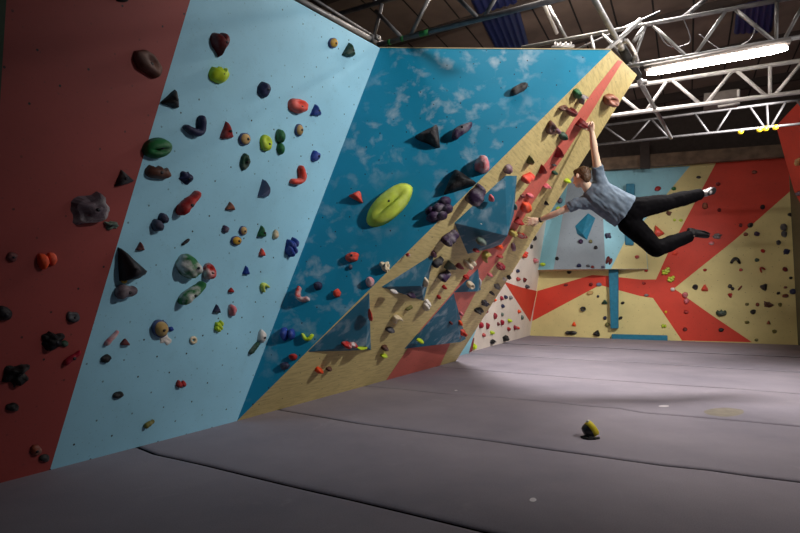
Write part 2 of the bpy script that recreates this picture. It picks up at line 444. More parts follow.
def hold_mat(c):
    if c in _hm: return _hm[c]
    t = NT('hold_' + c); L = lin(PAL[c]); oc = t.coord()
    oi = t.n('ShaderNodeObjectInfo')
    off = t.n('ShaderNodeVectorMath'); off.operation = 'ADD'
    t.t.links.new(oc, off.inputs[0]); 
    cx = t.n('ShaderNodeCombineXYZ'); r10 = t.math('MULTIPLY', oi.outputs['Random'], 31.0)
    for i in range(3): t.t.links.new(r10, cx.inputs[i])
    t.t.links.new(cx.outputs[0], off.inputs[1]); vec = off.outputs[0]
    col = t.mix(t.mapr(t.noise(9, 4, vec=vec), .3, .7), tuple(x * .7 for x in L[:3]) + (1,), tuple(min(1, x * 1.12) for x in L[:3]) + (1,))
    k = CHALKY.get(c, .12)
    col = t.mix(t.math('MULTIPLY', t.mapr(t.noise(7, 4, vec=vec, rough=.6), .48, .64), k), col, lin((216, 212, 212)))
    t.base(col); t.rough(.6); t.b.inputs['Specular IOR Level'].default_value = .3; t.bump(t.noise(140, 2, vec=vec), .35, .003)
    _hm[c] = t.mat; return t.mat
m_bolt = plain('bolt_steel', (60, 60, 64), .4, .8)
m_rim = plain('blue_rim', (70, 84, 128), .6)

def sup(a, e):                       # rounded outline
    c, s = math.cos(a), math.sin(a)
    return math.copysign(abs(c) ** e, c), math.copysign(abs(s) ** e, s)
def build_shape(kind, rnd, detail):
    """unit shape: list of (verts (x, y, h), faces) with x, y in -1..1 (y down in the picture) and h 0..1"""
    vs, fs = [], []; sd = rnd.uniform(0, 100)
    n = 28 if detail else 14; R = 7 if detail else 4
    def cap(cx, cy, rx, ry, hh, outline, ax=0, ay=0, pw=2.2, lump=.12, flat=1.0):
        b = len(vs); 
        for i in range(R):
            s = 1 - i / R; hgt = (1 - s ** pw) ** (1 / 2.0) if i else 0
            for k in range(n):
                a = 2 * math.pi * k / n; x, y = outline(a)
                x, y = x * s * rx, y * s * ry
                nz = noise.noise(V((x * 1.7 + sd, y * 1.7, sd * .7 + i * .05)))
                x += ax * (1 - s) * rx; y += ay * (1 - s) * ry
                f = 1 + lump * nz
                vs.append((cx + x * f, cy + y * f, max(0, hh * hgt * (1 + 1.5 * lump * nz)) if i else 0))
            if i == 0: continue
        vs.append((cx + ax * rx, cy + ay * ry, hh)); top = len(vs) - 1
        for i in range(R - 1):
            for k in range(n):
                fs.append((b + i * n + k, b + i * n + (k + 1) % n, b + (i + 1) * n + (k + 1) % n, b + (i + 1) * n + k))
        for k in range(n): fs.append((b + (R - 1) * n + k, b + (R - 1) * n + (k + 1) % n, top))
        fs.append(tuple(b + k for k in range(n - 1, -1, -1)))
    rnd_out = lambda e=1.0, irr=.14: (lambda a: tuple(c * (1 + irr * noise.noise(V((math.cos(a) * 1.3 + sd, math.sin(a) * 1.3, sd)))) for c in sup(a, e)))
    def tri_out(rr=.25):
        def f(a):
            P_ = [V((-1, .8)), V((1, .9)), V((.05, -1))]
            # support of a rounded triangle in direction a
            d = V((math.cos(a), math.sin(a))); best = 9
            for i in range(3):
                A, B = P_[i], P_[(i + 1) % 3]; e = B - A; nn = V((e.y, -e.x)).normalized()
                if nn.dot(A) < 0: nn = -nn
                q_ = nn.dot(d)
                if q_ > 1e-4: best = min(best, nn.dot(A) / q_)
            best = best * (1 - rr) + rr * .95 * min(best, 1.05)
            return d.x * best, d.y * best
        return f
    if kind == 'D': cap(0, 0, 1, 1, 1, rnd_out(), rnd.uniform(-.2, .2), rnd.uniform(-.25, .1))
    elif kind == 'B': cap(0, 0, 1, 1, 1, rnd_out(1, .03), .1, -.05, 2.4, .03)
    elif kind == 'R': cap(0, 0, 1, 1, 1, rnd_out(.85, .35), rnd.uniform(-.3, .3), rnd.uniform(-.4, 0), 1.5, .45)
    elif kind == 'T': cap(0, 0, 1, 1, 1, tri_out(), rnd.uniform(-.15, .15), .25, 1.7, .12)
    elif kind == 'E': cap(0, 0, 1, 1, 1, tri_out(.1), 0, -.1, 1.05, .02)            # sharp wedge
    elif kind == 'H': # heart
        def ho(a):
            x = 16 * math.sin(a) ** 3 / 16; y = -(13 * math.cos(a) - 5 * math.cos(2 * a) - 2 * math.cos(3 * a) - math.cos(4 * a)) / 15
            return x * .95, y
        cap(0, 0, 1, 1, 1, ho, 0, -.1, 2, .06)
    elif kind == 'J':
        cap(0, 0, 1, 1, 1, rnd_out(.95), 0, .15, 2.4, .12)
        for i, (x, y, h) in enumerate(vs):
            g = math.exp(-((x / .6) ** 2 + ((y + .3) / .38) ** 2)); vs[i] = (x, y, h * (1 - .62 * g))
    elif kind == 'S':                # oval with a lengthways slot
        cap(0, 0, 1, 1, 1, rnd_out(1, .03), 0, .1, 2.6, .03)
        for i, (x, y, h) in enumerate(vs):
            g = math.exp(-((x / .62) ** 4 + ((y - .12 - .1 * x) / .16) ** 2)); vs[i] = (x, y, h * (1 - .5 * g))
    elif kind == 'U':
        cap(-.45, 0, .56, .95, 1, rnd_out(), 0, 0); cap(.5, .05, .5, .8, .8, rnd_out(), 0, 0)
    elif kind == 'K':
        for cx, cy, r in ((-.55, .35, .45), (0, -.05, .5), (.55, -.35, .45), (-.05, .6, .36), (.45, .3, .38), (-.5, -.2, .34)): cap(cx, cy, r, r, .6 + r * .5, rnd_out(), 0, 0, 2.2, .08)
    elif kind == 'N':                # notched edge: scalloped top
        cap(0, 0, 1, 1, 1, lambda a: (lambda x, y: (x, y * (1 if y > 0 else (.62 + .25 * math.cos(x * 9)))))(*sup(a, .8)), 0, 0, 2, .1)
    elif kind in 'CPZO':
        m = 20 if detail else 10; k = 12 if detail else 8
        if kind == 'C': sp_ = lambda t: (t * .78, -.62 + 1.25 * t * t * 1.0 - .1, .32 * (1 - .35 * abs(t) ** 2) + .06)
        elif kind == 'P': sp_ = lambda t: (t * .8, .12 * math.sin(t * 2), .55 * (1 - .45 * (t + 1) / 2))
        elif kind == 'Z': sp_ = lambda t: (t * .72, 0, .8)
        else: sp_ = lambda t: (.66 * math.cos(t * math.pi), .66 * math.sin(t * math.pi), .33)
        pts = [sp_(-1 + 2 * i / m) for i in range(m + 1)]
        rings = []
        for i, (x, y, r) in enumerate(pts):
            a, b = pts[max(0, i - 1)], pts[min(m, i + 1)]
            if kind == 'O': a, b = pts[(i - 1) % m], pts[(i + 1) % m]
            tx, ty = b[0] - a[0], b[1] - a[1]; L = math.hypot(tx, ty) or 1; nx, ny = -ty / L, tx / L
            nz = 1 + .12 * noise.noise(V((x * 2 + sd, y * 2, sd)))
            rings.append([(x + nx * r * nz * math.cos(2 * math.pi * j / k), y + ny * r * nz * math.cos(2 * math.pi * j / k), max(0, .30 + .7 * math.sin(2 * math.pi * j / k)) * min(1, r / .45) ** .5 * nz) for j in range(k)])
        if kind != 'O':
            for end in (0, -1):
                base0 = rings[end]; x, y, r = pts[end]; a = pts[1 if end == 0 else -2]
                dx, dy = x - a[0], y - a[1]; L = math.hypot(dx, dy) or 1
                for sc_, ex in ((.75, .5), (.3, .8)):
                    ring = [(x + dx / L * r * ex + (p[0] - x) * sc_, y + dy / L * r * ex + (p[1] - y) * sc_, p[2] * (.4 + .6 * sc_)) for p in base0]
                    if end == -1: rings.append(ring)
                    else: rings.insert(0, ring)
        b = len(vs)
        for rg in rings: vs.extend(rg)
        last = len(rings) - 1
        for i in range(last):
            for j in range(k): fs.append((b + i * k + j, b + i * k + (j + 1) % k, b + (i + 1) * k + (j + 1) % k, b + (i + 1) * k + j))
        if kind != 'O':
            fs.append(tuple(b + j for j in range(k))[::-1]); fs.append(tuple(b + last * k + j for j in range(k)))
    return vs, fs

HOLDS = []
SOFT = 'DBJSUKNCPZOHT'
def make_hold(P, px, py, w, h, ang, kind, col, dep, desc, wall, tops=None):
    rnd = random.Random(int(px * 131 + py * 977))
    detail = w * h > 70
    vs, fs = build_shape(kind, rnd, detail)
    ca, sa = math.cos(math.radians(ang)), math.sin(math.radians(ang))
    tw, th = abs(w / 2 * ca) + abs(h / 2 * sa), abs(w / 2 * sa) + abs(h / 2 * ca)
    if kind in 'DBJSOCZU': tw, th = math.hypot(w / 2 * ca, h / 2 * sa), math.hypot(w / 2 * sa, h / 2 * ca)
    cx, cy, kx, ky = px, py, 1.0, 1.0
    for it in range(4):
        c = P.loc(cx, cy); jx = (P.loc(cx + 1, cy) - P.loc(cx - 1, cy)) / 2; jy = (P.loc(cx, cy + 1) - P.loc(cx, cy - 1)) / 2
        size = math.sqrt(abs(jx.x * jy.y - jx.y * jy.x) * w * h * kx * ky)
        hh = size * dep
        pts = []
        for x, y, z in vs:
            X, Y = x * w / 2, y * h / 2; dx, dy = (X * ca - Y * sa) * kx, (X * sa + Y * ca) * ky
            q_ = jx * dx + jy * dy; pts.append(V((q_.x, q_.y, z * hh)))
        if it == 3: break
        pj = [proj(P.world(c.x + p.x, c.y + p.y, p.z)) for p in pts]
        x0, x1 = min(p[0] for p in pj), max(p[0] for p in pj); y0, y1 = min(p[1] for p in pj), max(p[1] for p in pj)
        cx += px - (x0 + x1) / 2; cy += py - (y0 + y1) / 2
        kx *= min(1.6, max(.5, 2 * tw / (x1 - x0))); ky *= min(1.6, max(.5, 2 * th / (y1 - y0)))
    bm = bmesh.new(); bv = [bm.verts.new(p) for p in pts]
    for f in fs:
        try: bm.faces.new([bv[i] for i in f])
        except ValueError: pass
    bmesh.ops.remove_doubles(bm, verts=bm.verts[:], dist=1e-5)
    fixn(bm)
    mw = P.m.copy(); mw.translation = P.world(c.x, c.y)
    o = mesh_obj('climbing_hold', bm, hold_mat(col), mw=mw, smooth=kind not in 'RE')
    HOLDS.append(dict(o=o, px=px, py=py, w=w, h=h, desc=desc, wall=wall))
    if (w * h >= 110 and kind in 'DRTHJSNP') or kind == 'B':
        zt = max(pts, key=lambda p: p.z); 
        cen = min((p for p in pts if p.z > .35 * hh), key=lambda p: (p.x - zt.x * .4) ** 2 + (p.y - zt.y * .4) ** 2)
        b2 = bmesh.new()
        r = min(.011, size * .12)
        add_tube(b2, [(cen.x, cen.y, 0), (cen.x, cen.y, cen.z + .002)], r, 8); fixn(b2)
        mesh_obj('bolt', b2, m_bolt, o)
    if kind == 'B':
        b3 = bmesh.new(); ou = [p for p in pts if p.z == 0]
        n = len(ou); vo = [b3.verts.new((p.x * 1.02, p.y * 1.02, 0)) for p in ou]; vi = [b3.verts.new((p.x * 1.02, p.y * 1.02, hh * .45)) for p in ou]
        for i in range(n): b3.faces.new((vo[i], vo[(i + 1) % n], vi[(i + 1) % n], vi[i]))
        b3.faces.new(vi); b3.faces.new(vo[::-1]); fixn(b3)
        k = mesh_obj('rim', b3, m_rim, o); k['label'] = 'dusky blue rim'
    return o

def table(P, wall, txt, dep=.5):
    for line in txt.strip().splitlines():
        line = line.strip()
        if not line or line[0] == '#': continue
        a, d = line.split('|'); f = a.split()
        px, py, w, h, ang = map(float, f[:5]); dp = float(f[7]) if len(f) > 7 else dep
        Pp = P(px, py) if callable(P) else P
        make_hold(Pp, px, py, w, h, ang, f[5], f[6], dp, d.strip(), wall)

table(LB, 'dark red wall', '''
147.5 64 36 21 42 J brown | big tan-brown pocketed oval
90 208 34 24 -18 R greyp | large grey purple rocky
124 178 17 13 -15 T char | small charcoal wedge
47 261 21 17 -15 U orange .5 | bright orange lumpy
111.5 225.5 15 8 5 R ggrey | flat grey green
12 257 12 10 0 D dred | dim dark red round
4 313 17 15 20 D char | dark rounded block
73 317 14 11 -5 J dgrey | small dark grey hooded
53 341 22 17 -8 R black | black chunky
64 343.5 9 7 10 D dgreen | small dark green
72 358 17 8 -30 P crim | thin crimson slanting
16 375 25 16 -15 R black | large black blocky
12 407 14 9 0 D black | flat black oval
36 450 12 11 0 D rbr | reddish brown round
44 458 11 8 0 D black | small black pebble
122 0 13 5 0 D black | black bar-shaped
''', .45)
table(LB, 'pale blue wall', '''
220 45 20 25 0 H dred .6 | big dark red heart-shaped
219 75 20 16 5 N lime | lime green scalloped
264 90 14 17 10 D navy | dark navy rounded
169.5 99 15 15 20 T black .4 | black pointed triangular
194.5 126 26 20 150 C navy .45 | navy hooked crescent
226.5 130 14 18 0 T red | red cone-shaped
298 106 21 15 12 J coral .5 | coral bean-shaped
315.5 110 12 12 0 T blue | bright blue knobbly
299 130 9 12 0 B tan | small tan ball with rim, high
333 43 10 10 0 B ochre | ochre ball near the top edge
348.5 50 12 13 10 T dgreen | dark green shell-shaped
244.5 139 12 12 0 B tan | tan ball with rim
266 143 13 17 0 J lime | bright lime pear-shaped
280.5 142 26 10 85 U green | tall green double-lobed
245 162 18 11 -80 J dgreen | mottled dark green upright
157 148 31 21 -8 S green .5 | large green slotted oval
158 172 26 12 6 N brown | brown and white wave-edged
186 178 15 14 0 R navy | dark navy cube-like
264 188 13 18 0 E lav .7 | grey lavender cone
298 175 23 13 130 C coral .5 | bright coral crescent
315.5 156 10 12 20 D blue | blue egg-shaped
188.5 203 22 14 -40 P red .6 | red tube-shaped
160 222 22 14 -45 U navy .6 | dark navy fist-like
230 206 11 9 0 T orbr | orange brown
225.5 229 8 8 0 D purple | small dark maroon round
243 230.5 8 9 0 B tan | small tan ball
236 240.5 11 9 0 B ochre | ochre ball
261.5 231 10 12 0 T green | green shield-shaped
275.5 234.5 7 10 10 D cream | cream upright egg
292 247 13 19 5 K blue .6 | blue skull-like
185.5 242 10 5 -35 Z char | tiny charcoal stick
246 270 8 9 0 T blue | small bright blue
262 252 7 8 0 T coral | small coral
140 246 10 9 0 T dred | small dark red
132.5 264 20 28 -24 T char .5 | big charcoal trapezoid
124 280 7 7 0 O yellow | tiny yellow ring
126 292 22 12 -8 P greyp .6 | dark grey purple bullet
189 266 29 24 25 D wgreen .65 | big green and white domed
209.5 271 14 17 10 J wred .6 | red cupped
192 293 26 13 -30 P wgreen .6 | green and white pinch
231 290 7 5 0 T red | tiny red triangular
265 287.5 10 10 -40 C ylime | yellow green curl
216.5 308.5 9 9 0 T navy | small navy
232.5 310 9 12 0 D wpink .6 | pink and white egg
219 326 10 12 0 K lime | lime lumpy
160 328 17 17 0 B tanblue .6 | tan half ball with grey blue rim
171 329 6 5 0 D blue | tiny blue
165.5 339.5 9 8 40 R white .15 | flat white square
193.5 340 8 8 0 O cream .3 | faint pinkish ring
125 342 10 7 0 T dred | flat dark red
111.5 338 15 7 -50 P wpink .5 | long pink and red slanting
106 358.5 12 8 -25 D black | black slanting bean
118 395 12 7 -15 D black | black flat bean
181 384 11 8 -5 U red | red double
149 424 10 6 -25 P olive | small olive tan
262 336 9 14 10 D white .6 | white rounded
254 348 16 7 -50 Z dgreen .5 | slim dark green slanting
''', .5)
table(BL, 'teal wall', '''
427.5 136.5 20 17 25 T char .38 | big charcoal three-cornered
462 131 17 12 -30 P purple .42 | dark purple bullet-shaped
519 89 19 12 -25 Z black .5 | black capsule
460 182 29 17 -18 T black .36 | long black wedge
482 164.5 15 19 5 D wpink .7 | pink and white chalked
439 209.5 22 18 -30 K purple .4 | purple grape-like cluster
389.5 205 58 27 -43 S ylime .24 | huge lime green oval
356 197 12 8 25 T coral | small coral teardrop
352 257 14 10 -10 D coral | coral oval
350.5 267 4 6 0 D navy | tiny navy
302.5 294 19 12 230 C wred .6 | red and white crescent
318 286 9 9 0 D navy | small round navy
337 293 8 9 0 D coral | small coral ball
384.5 267 11 11 0 R cream .6 | cream and yellow crumpled
370 282 9 11 0 D wpink .6 | pink and white rounded
287.5 334 16 14 0 U blue .5 | big blue double
307.5 337 13 8 185 C lime .5 | lime green smile-shaped
293 357 9 7 0 D red | small dark red
285 366 10 8 0 D navy | navy blob near the mats
408 255 5 4 0 D wred | tiny pinkish red
''', .5)
table(YE, 'yellow overhang', '''
577.5 93.5 10 11 0 D green | round green
583.5 99.5 13 7 -45 C greyp .6 | grey brown curved
563 108 9 5 -10 R brown | flat brown
571 112 14 10 0 H dred .6 | dark red heart-like
611 100.5 17 14 -10 J orbr .5 | big orange brown bitten
582 123 14 10 5 T dred .6 | red gripped by the climber's raised hand, triangular
551 127.5 16 10 -60 J brown .5 | brown bolted oval
558 131 7 7 0 D mauve | small mauve
563.5 136 10 9 -10 D dgreen .5 | olive grey
559 152 10 12 0 E crim .5 | crimson pointed
530.5 160 6 9 15 E olive .6 | olive green cone
542.5 169 9 10 0 E red .5 | red fin
554 165 6 3 0 D black | tiny black
554.7 172.7 7 5 10 D dgreen | small dark green
528 178 12 8 -25 P coral .5 | slanting red orange
508 169 12 8 -50 D mauve .5 | mauve egg
547 186 9 6 0 T pink | pink red
567.5 181 8 5 -10 D lime | bright yellow green
530 195.5 8 6 0 D pink | dusty pink
523 196 6 4 -10 D dred | small maroon
526 207 14 10 -50 D orange .5 | bright orange tongue-like
519 221 12 9 0 T red .6 | red gripped by the climber's lower hand, rounded
515 206.5 5 8 0 D ggrey | grey green upright
546.5 203 5 5 0 E black | tiny black pointed
475.5 195 20 13 -60 P purple .6 | big dark purple bulging
450 238 16 10 -40 P purple .55 | dark purple slanting leaf
437.5 262 11 7 -40 P char .5 | dark grey slanting
434 254 6 8 0 D mauve | small mauve knob
450 265 12 8 -10 T ggrey | grey green triangular
459.5 266 9 7 0 T crim | red triangular
444.5 276 11 8 -35 P purple .5 | maroon slanting
470 264 14 12 -30 U cream .5 | peach double-horned
486.5 257 14 8 -55 C oyel .6 | olive yellow curved
513 233 10 9 -40 D oyel | olive oval
522 235.5 11 7 5 U wred | red and white double
513.5 247 5 9 10 Z mauve | thin pinkish grey
500.5 266 10 9 0 R crim | crimson crinkled
500 256.5 7 4 -10 D red | flat red
498.5 246 10 9 -40 D orange | orange oval
444.5 287 6 5 0 T red | tiny red three-sided
439 297 5 5 0 D red | tiny red round
490 275 6 5 0 D pink | tiny pink
466 277 7 5 -30 D red | small red slanting
479.5 283 10 4 -80 Z white | thin white upright
397.5 319 12 9 -15 C cream .5 | cream horseshoe
390 330 10 7 -10 D dgrey | dark grey and white
385 348 8 7 0 D brown | dark brown
384 356 8 5 0 D lime | lime green flat
409 308 9 4 -30 Z olive | thin olive slanting
427 305 7 11 10 R white .5 | white crumpled
319 370 8 5 -20 T orange | orange red
329 369 7 5 -25 D brown | small brown
479 311 10 7 -5 R black .6 | black blocky
485.5 303 8 5 -20 R dgrey | dark grey
492 293.5 6 5 0 R dgrey .6 | dark grey knob
497.5 286.5 6 5 -20 R grey | grey flat
509 277.5 5 5 0 R black | small black
504.5 279 5 4 0 R white | small white
''', .5)
table(YE.off(.07), 'teal volumes', '''
493 217 9 10 10 C wpink .5 | pink and white hooked
480.5 222 10 6 -15 D white .5 | white flat
491.5 198 6 8 0 D pink .5 | pink ball
''', .5)
table(YE.off(.16), 'teal volumes', '''
500.5 228.5 8 8 0 D cream .6 | round cream
481 241.5 11 9 0 D ggrey .5 | grey green dome
476 250.5 7 5 0 D red .5 | small flat red
''', .5)
table(YE.off(.05), 'teal volumes', '''
425 281.5 8 12 5 D cream .5 | cream and yellow tall
394 291.5 9 5 10 D white .5 | white flattened
411.5 295.5 9 6 0 D purple .5 | dark purple
370.5 315 5 13 0 P coral .5 | narrow coral upright
349.5 345 17 8 3 U wred .5 | long red and coral
361.5 348 12 4 0 D lime .5 | flat lime green
420 341 8 6 10 D lime .5 | lime green oval
451 323 4 4 0 D dred .5 | tiny dark red
461.5 314 5 5 0 D pink .5 | tiny pink
460.5 323 5 6 0 D orange .5 | tiny orange
463.5 333 9 8 0 R coral .5 | coral crinkled
457.5 336.5 7 4 -10 D red .5 | small red
470.5 285 9 9 0 O cream .5 | cream ring
''', .5)
table(WH, 'white wall', '''
486 311 5 6 0 D crim | crimson
495.5 316 4 7 5 D crim | tall crimson
502 298 4 5 0 D crim | maroon
506 297 4 4 0 D navy | navy
511 297.5 4 4 0 D grey | grey
495 300 4 3 0 D orange | orange
503 306 4 4 0 D navy | round navy
502.5 314.5 3 4 0 D ggrey | grey green
510 320.5 5 4 0 U lime | lime
502.5 322.5 4 6 0 D crim | upright crimson
498.5 324 3 4 0 D dred | dark maroon
481.5 325 5 7 10 D crim | large crimson
488 326 4 7 0 D crim | narrow crimson
509 329 4 4 0 D red | red
515.5 327.5 4 5 0 D crim | crimson round
518.5 328 3 3 0 D coral | coral
519.5 311.5 4 4 -30 D orange | slanting orange
522.5 317.5 3 5 0 D ggrey | tall grey green
492.5 332.5 5 4 0 U lime | pale lime
484 335 4 4 0 D red | round red
493 341.5 6 4 -10 R black | black
506 338 6 5 -15 R black | larger black
475 346.5 5 7 0 R lime | lime yellow
525 254.5 7 7 0 K coral | coral red clustered
526.5 246 5 4 -20 D lime | bright lime
535 238 4 6 10 D char | dark upright
531.7 246.5 3 5 10 D black | thin black
511 271 4 4 0 D red | small red
518 271 4 4 0 D navy | small navy
518.5 279 5 4 0 D red | flat red
525 280 4 5 0 D dred | dark red
527.5 286.5 5 4 0 D dgrey | dark grey
536 260.5 6 5 30 D wpink | pale pink
''', .45)
def blockplane(px, py):
    if py < 269 and px < 553.5: return GBL
    if py < 269 and px < 605.3: return GB
    if py < 269 and px < 645: return GBR
    return BK
table(blockplane, 'upper grey and blue panels', '''
559.5 200.5 6 6 0 D purple .5 | dark purple
558 208 5 3 -20 D lime | yellow green
542.7 264.5 6 4 0 D lime | lime
580.7 241.5 5 5 0 D purple .6 | maroon
590.5 241.5 4 4 0 D olive | olive
595.7 247.5 4 4 0 D char | charcoal
608 235.8 7 6 0 R navy .6 | chunky navy
557 258.5 4 4 0 D black | black
579 265.5 5 4 0 D navy | navy round
588 266 4 3 0 D dgrey | dark grey
592.7 267 4 3 0 D dred | dark red
603 267 4 3 0 D navy | tiny navy
609 260.5 7 9 20 U dred .5 | dark red double
637 257 5 4 0 D red | red
''', .5)
table(BK, 'back wall', '''
569 272 5 4 0 D black | black under the ledge
566 285 4 3 0 D dred | dark red
591 284.5 4 4 0 D dred | maroon
599 284.5 6 4 0 D lav | grey blue
590 293 7 4 -15 D tan | tan flat
598 296.3 3 3 0 D black | tiny black
604.5 302 6 5 0 E dgreen | dark green pointed
622.7 303 4 3 -15 D char | charcoal
583 309 6 5 0 O black .6 | black ring
605 318 4 4 0 D navy | navy
620.7 318 4 3 -30 D black | slanting black
607.5 325 5 5 0 D olive | olive round
574 324 4 5 0 E orange | orange triangular
571 332.8 12 4 0 Z black .5 | long flat black
596.5 333.3 6 5 15 T black | black wedge
735.5 260.5 11 7 3 C black .6 | black crescent
763 251 5 4 10 D red | red oval
786.7 251.7 7 6 0 R navy .6 | dark navy blocky
778.5 242.5 5 5 0 D dgrey | dark grey
757 260 5 4 0 D dgreen | dark green
762.5 269.7 6 6 -40 C red .6 | red curved
741 269.8 4 3 0 D red | small red
785.2 269.2 6 5 30 D dred | dark red slanting
790.8 278 4 3 0 D black | small black
705 270 4 3 0 D red | red flat
695 287.2 6 6 0 R char .6 | charcoal crumpled
704.6 287.8 7 7 0 E coral .6 | coral triangular
731 287.3 8 5 40 U char .5 | charcoal double
740 288 6 3 -50 Z rbr | brown slanting stick
763.5 287.3 6 5 35 T char | charcoal wedge
730 295.5 5 5 0 R red .6 | bright red lumpy
785.5 287.4 4 2.5 0 D rbr | thin reddish brown
793 291.5 7 6 0 D navy .6 | navy domed
778.5 293.2 4 3 -15 D black | oval black
785.5 295.7 7 4 0 D rbr | reddish brown flat
747 304.3 4 3 0 D olive | olive flat
757.5 304.5 4 4 0 D rbr | reddish brown
769 304.3 10 6 5 R brown .5 | brown ragged
780 304.7 4 4 0 D olive | olive oval
753 312 6 5 -20 D black .6 | rounded black
721.2 312.8 11 7 0 N dgreen .5 | wide dark green
747 322.3 5 3 0 D olive | dull olive
768.5 322.5 4 4 0 T orbr | orange brown
774.5 331.5 5 4 0 D olive | olive domed
756.5 340 4 3 0 D olive | olive at foot of wall
721.2 329.8 6 4 -5 D char | flat charcoal
686 312 5 4 0 D red | flat red
685 329.3 5 4 0 D dred | dark red flat
685 295 6 6 0 D wpink .6 | pink round
686.5 301 6 6 0 D pink .6 | deeper pink round
666 271 7 6 -20 K ylime .5 | yellow lumpy
671.2 279 8 7 0 K ylime .5 | larger yellow lumpy
672.8 289.5 5 4 0 D white | white
675 253.5 6 4 0 D coral | coral oval
666 312 3 3 0 D yellow | tiny yellow
664 326 5 4 0 U lime | lime double
646.2 270.5 4 3 -10 D red | red slanting
644 283.3 4 3 0 D red | red low
646.3 295.3 5 3 0 D grey | grey
657.8 188.7 7 5 -15 D red .5 | red rounded
673.7 188.7 5 4 0 D green | green
698.6 177.3 5 3 0 D char | charcoal flat
718 184.2 5 4 0 D dred | dark red oval
754.5 172 6 4 0 D rbr | dark brown
705 206 6 7 0 D orbr .5 | tan brown upright
719.2 210 4 4 0 D dred | dark red round
669 213.2 6 4 10 R brown | brown angular
674.5 220 3 3 0 D lime | tiny lime
680.8 220.3 4 3 0 D lime | flat lime
659.3 231.2 8 10 -20 T coral .5 | bright coral pear-like
762.5 207 5 5 0 D char | charcoal round
790.5 214.7 6 4 10 D black | black flat
717.3 236.2 11 6 0 R grey .6 | grey angular
711.3 243.3 6 4 0 D wpink | pale pink
740.5 225.3 4 4 0 D dred | maroon knob
750.3 225.2 6 5 -25 D black .5 | black egg
745.7 234.3 5 4 0 D orbr | orange brown oval
757 233.8 6 5 0 D purple .5 | purple round
783.6 230.5 14 7 85 U dgrey .5 | tall dark grey bean-shaped
''', .5)
table(RP, 'right leaning red panel', '''
797.5 161.5 6 8 10 K tan .6 | tan lumpy
798 193.5 7 5 10 D greyp .5 | grey and white flat
''', .5)

# ---- labels: every hold singled out by look, else by its neighbour
WP = {'dark red wall': 'on dark red wall', 'pale blue wall': 'on pale blue wall', 'teal wall': 'on teal wall', 'yellow overhang': 'on yellow overhang',
      'teal volumes': 'on a teal volume', 'white wall': 'on white side wall', 'upper grey and blue panels': 'on panels above the ledge', 'back wall': 'on back wall', 'right leaning red panel': 'on leaning red panel by the right wall'}
cnt = {}
for h in HOLDS: cnt[(h['desc'], h['wall'])] = cnt.get((h['desc'], h['wall']), 0) + 1
dup_ = [k for k, v in cnt.items() if v > 1]
if dup_: print('DUP HOLDS', dup_)
for h in HOLDS:
    lab = f"{h['desc']} climbing hold {WP[h['wall']]}"
    if h['w'] * h['h'] < 90 or h['wall'] in ('white wall', 'back wall', 'upper grey and blue panels'):
        # add a bigger or otherwise unlike neighbour on the same wall
        best = None
        for g in HOLDS:
            if g is h or g['wall'] != h['wall']: continue
            dx, dy = h['px'] - g['px'], h['py'] - g['py']; dist = math.hypot(dx, dy)
            s = dist - 3.0 * min(10, math.sqrt(g['w'] * g['h']))
            if best is None or s < best[0]: best = (s, g, dx, dy)
        if best:
            _, g, dx, dy = best
            rel = ('below' if dy > 0 else 'above') if abs(dy) > .8 * abs(dx) else 'beside'
            cand = f"{lab}, {rel} {g['desc'].split(',')[0]} one"
            if len(cand.split()) <= 16: lab = cand
    tag(h['o'], lab, 'climbing hold', 'climbing holds ' + WP[h['wall']])
# ---------------------------------------------------------------- steel roof trusses, scaffold pipes
m_steel = plain('galvanised_steel', (150, 148, 148), .45, .35, .15)
m_white_steel = plain('white_painted_steel', (206, 202, 200), .5, 0, .06)
m_dsteel = plain('dark_steel', (112, 110, 112), .5, .4, .2)
m_tape = plain('green_tape', (30, 110, 52), .6)
def vplane(px, py, z):               # vertical plane along E through the point seen at a pixel at height z
    o = WZ(px, py, z); return plane3(o, o + E, o + V((0, 0, 1)))
def truss(P, top, bot, webs, r, mat, label, rw=None):
    o = thing('roof_truss', P.hit(*bot[0])); tag(o, label, 'roof truss', 'roof trusses')
    def part(name, a, b, rr):
        bm = bmesh.new(); add_tube(bm, [P.hit(*a), P.hit(*b)], rr, 10); fixn(bm); return child(name, bm, mat, o)
    part('top_chord', *top, r); part('bottom_chord', *bot, r)
    for a, b in webs: part('brace', a, b, (rw or r * .8))
    return o
T0 = vplane(378, 45, 3.72)
truss(T0, [(330, 16.5), (520, -38)], [(378, 45), (640, -22)],
      [((382, 4), (372, 45.5)), ((376, 11), (401, 37)), ((431, -6), (411, 35)), ((456, -4), (478, 18)), ((503, -14), (484, 17)), ((375, -6), (375, 3))], .026, m_dsteel, 'dark steel truss nearest the camera, starting above the wall corner, green tape')
tp = bmesh.new(); 
for a, b in ((388, 391), (401, 404), (420, 429)):
    ya = 45 - (a - 378) * 67 / 262; yb = 45 - (b - 378) * 67 / 262
    add_tube(tp, [T0.hit(a, ya), T0.hit(b, yb)], .0275, 10)
fixn(tp); t0 = bpy.data.objects['roof_truss']; child('tape', tp, m_tape, t0, label='green tape bands')
T1 = vplane(635, 65, 3.86)
truss(T1, [(522, 47.5), (900, -22)], [(560, 78), (900, 20)],
      [((549, 6), (567, 39.5)), ((591, 35), (598, 71)), ((602, 33), (632, 65.5)), ((645, 27), (632, 65)), ((653, 25.5), (686, 56)), ((725, 12), (695, 55)), ((736, 10), (774, 41.5)), ((777, 2), (776, 41)), ((808, -4), (784, 40))], .024, m_steel, 'grey steel truss directly above the lit tube lamp')
T2 = vplane(615, 115, 3.95)
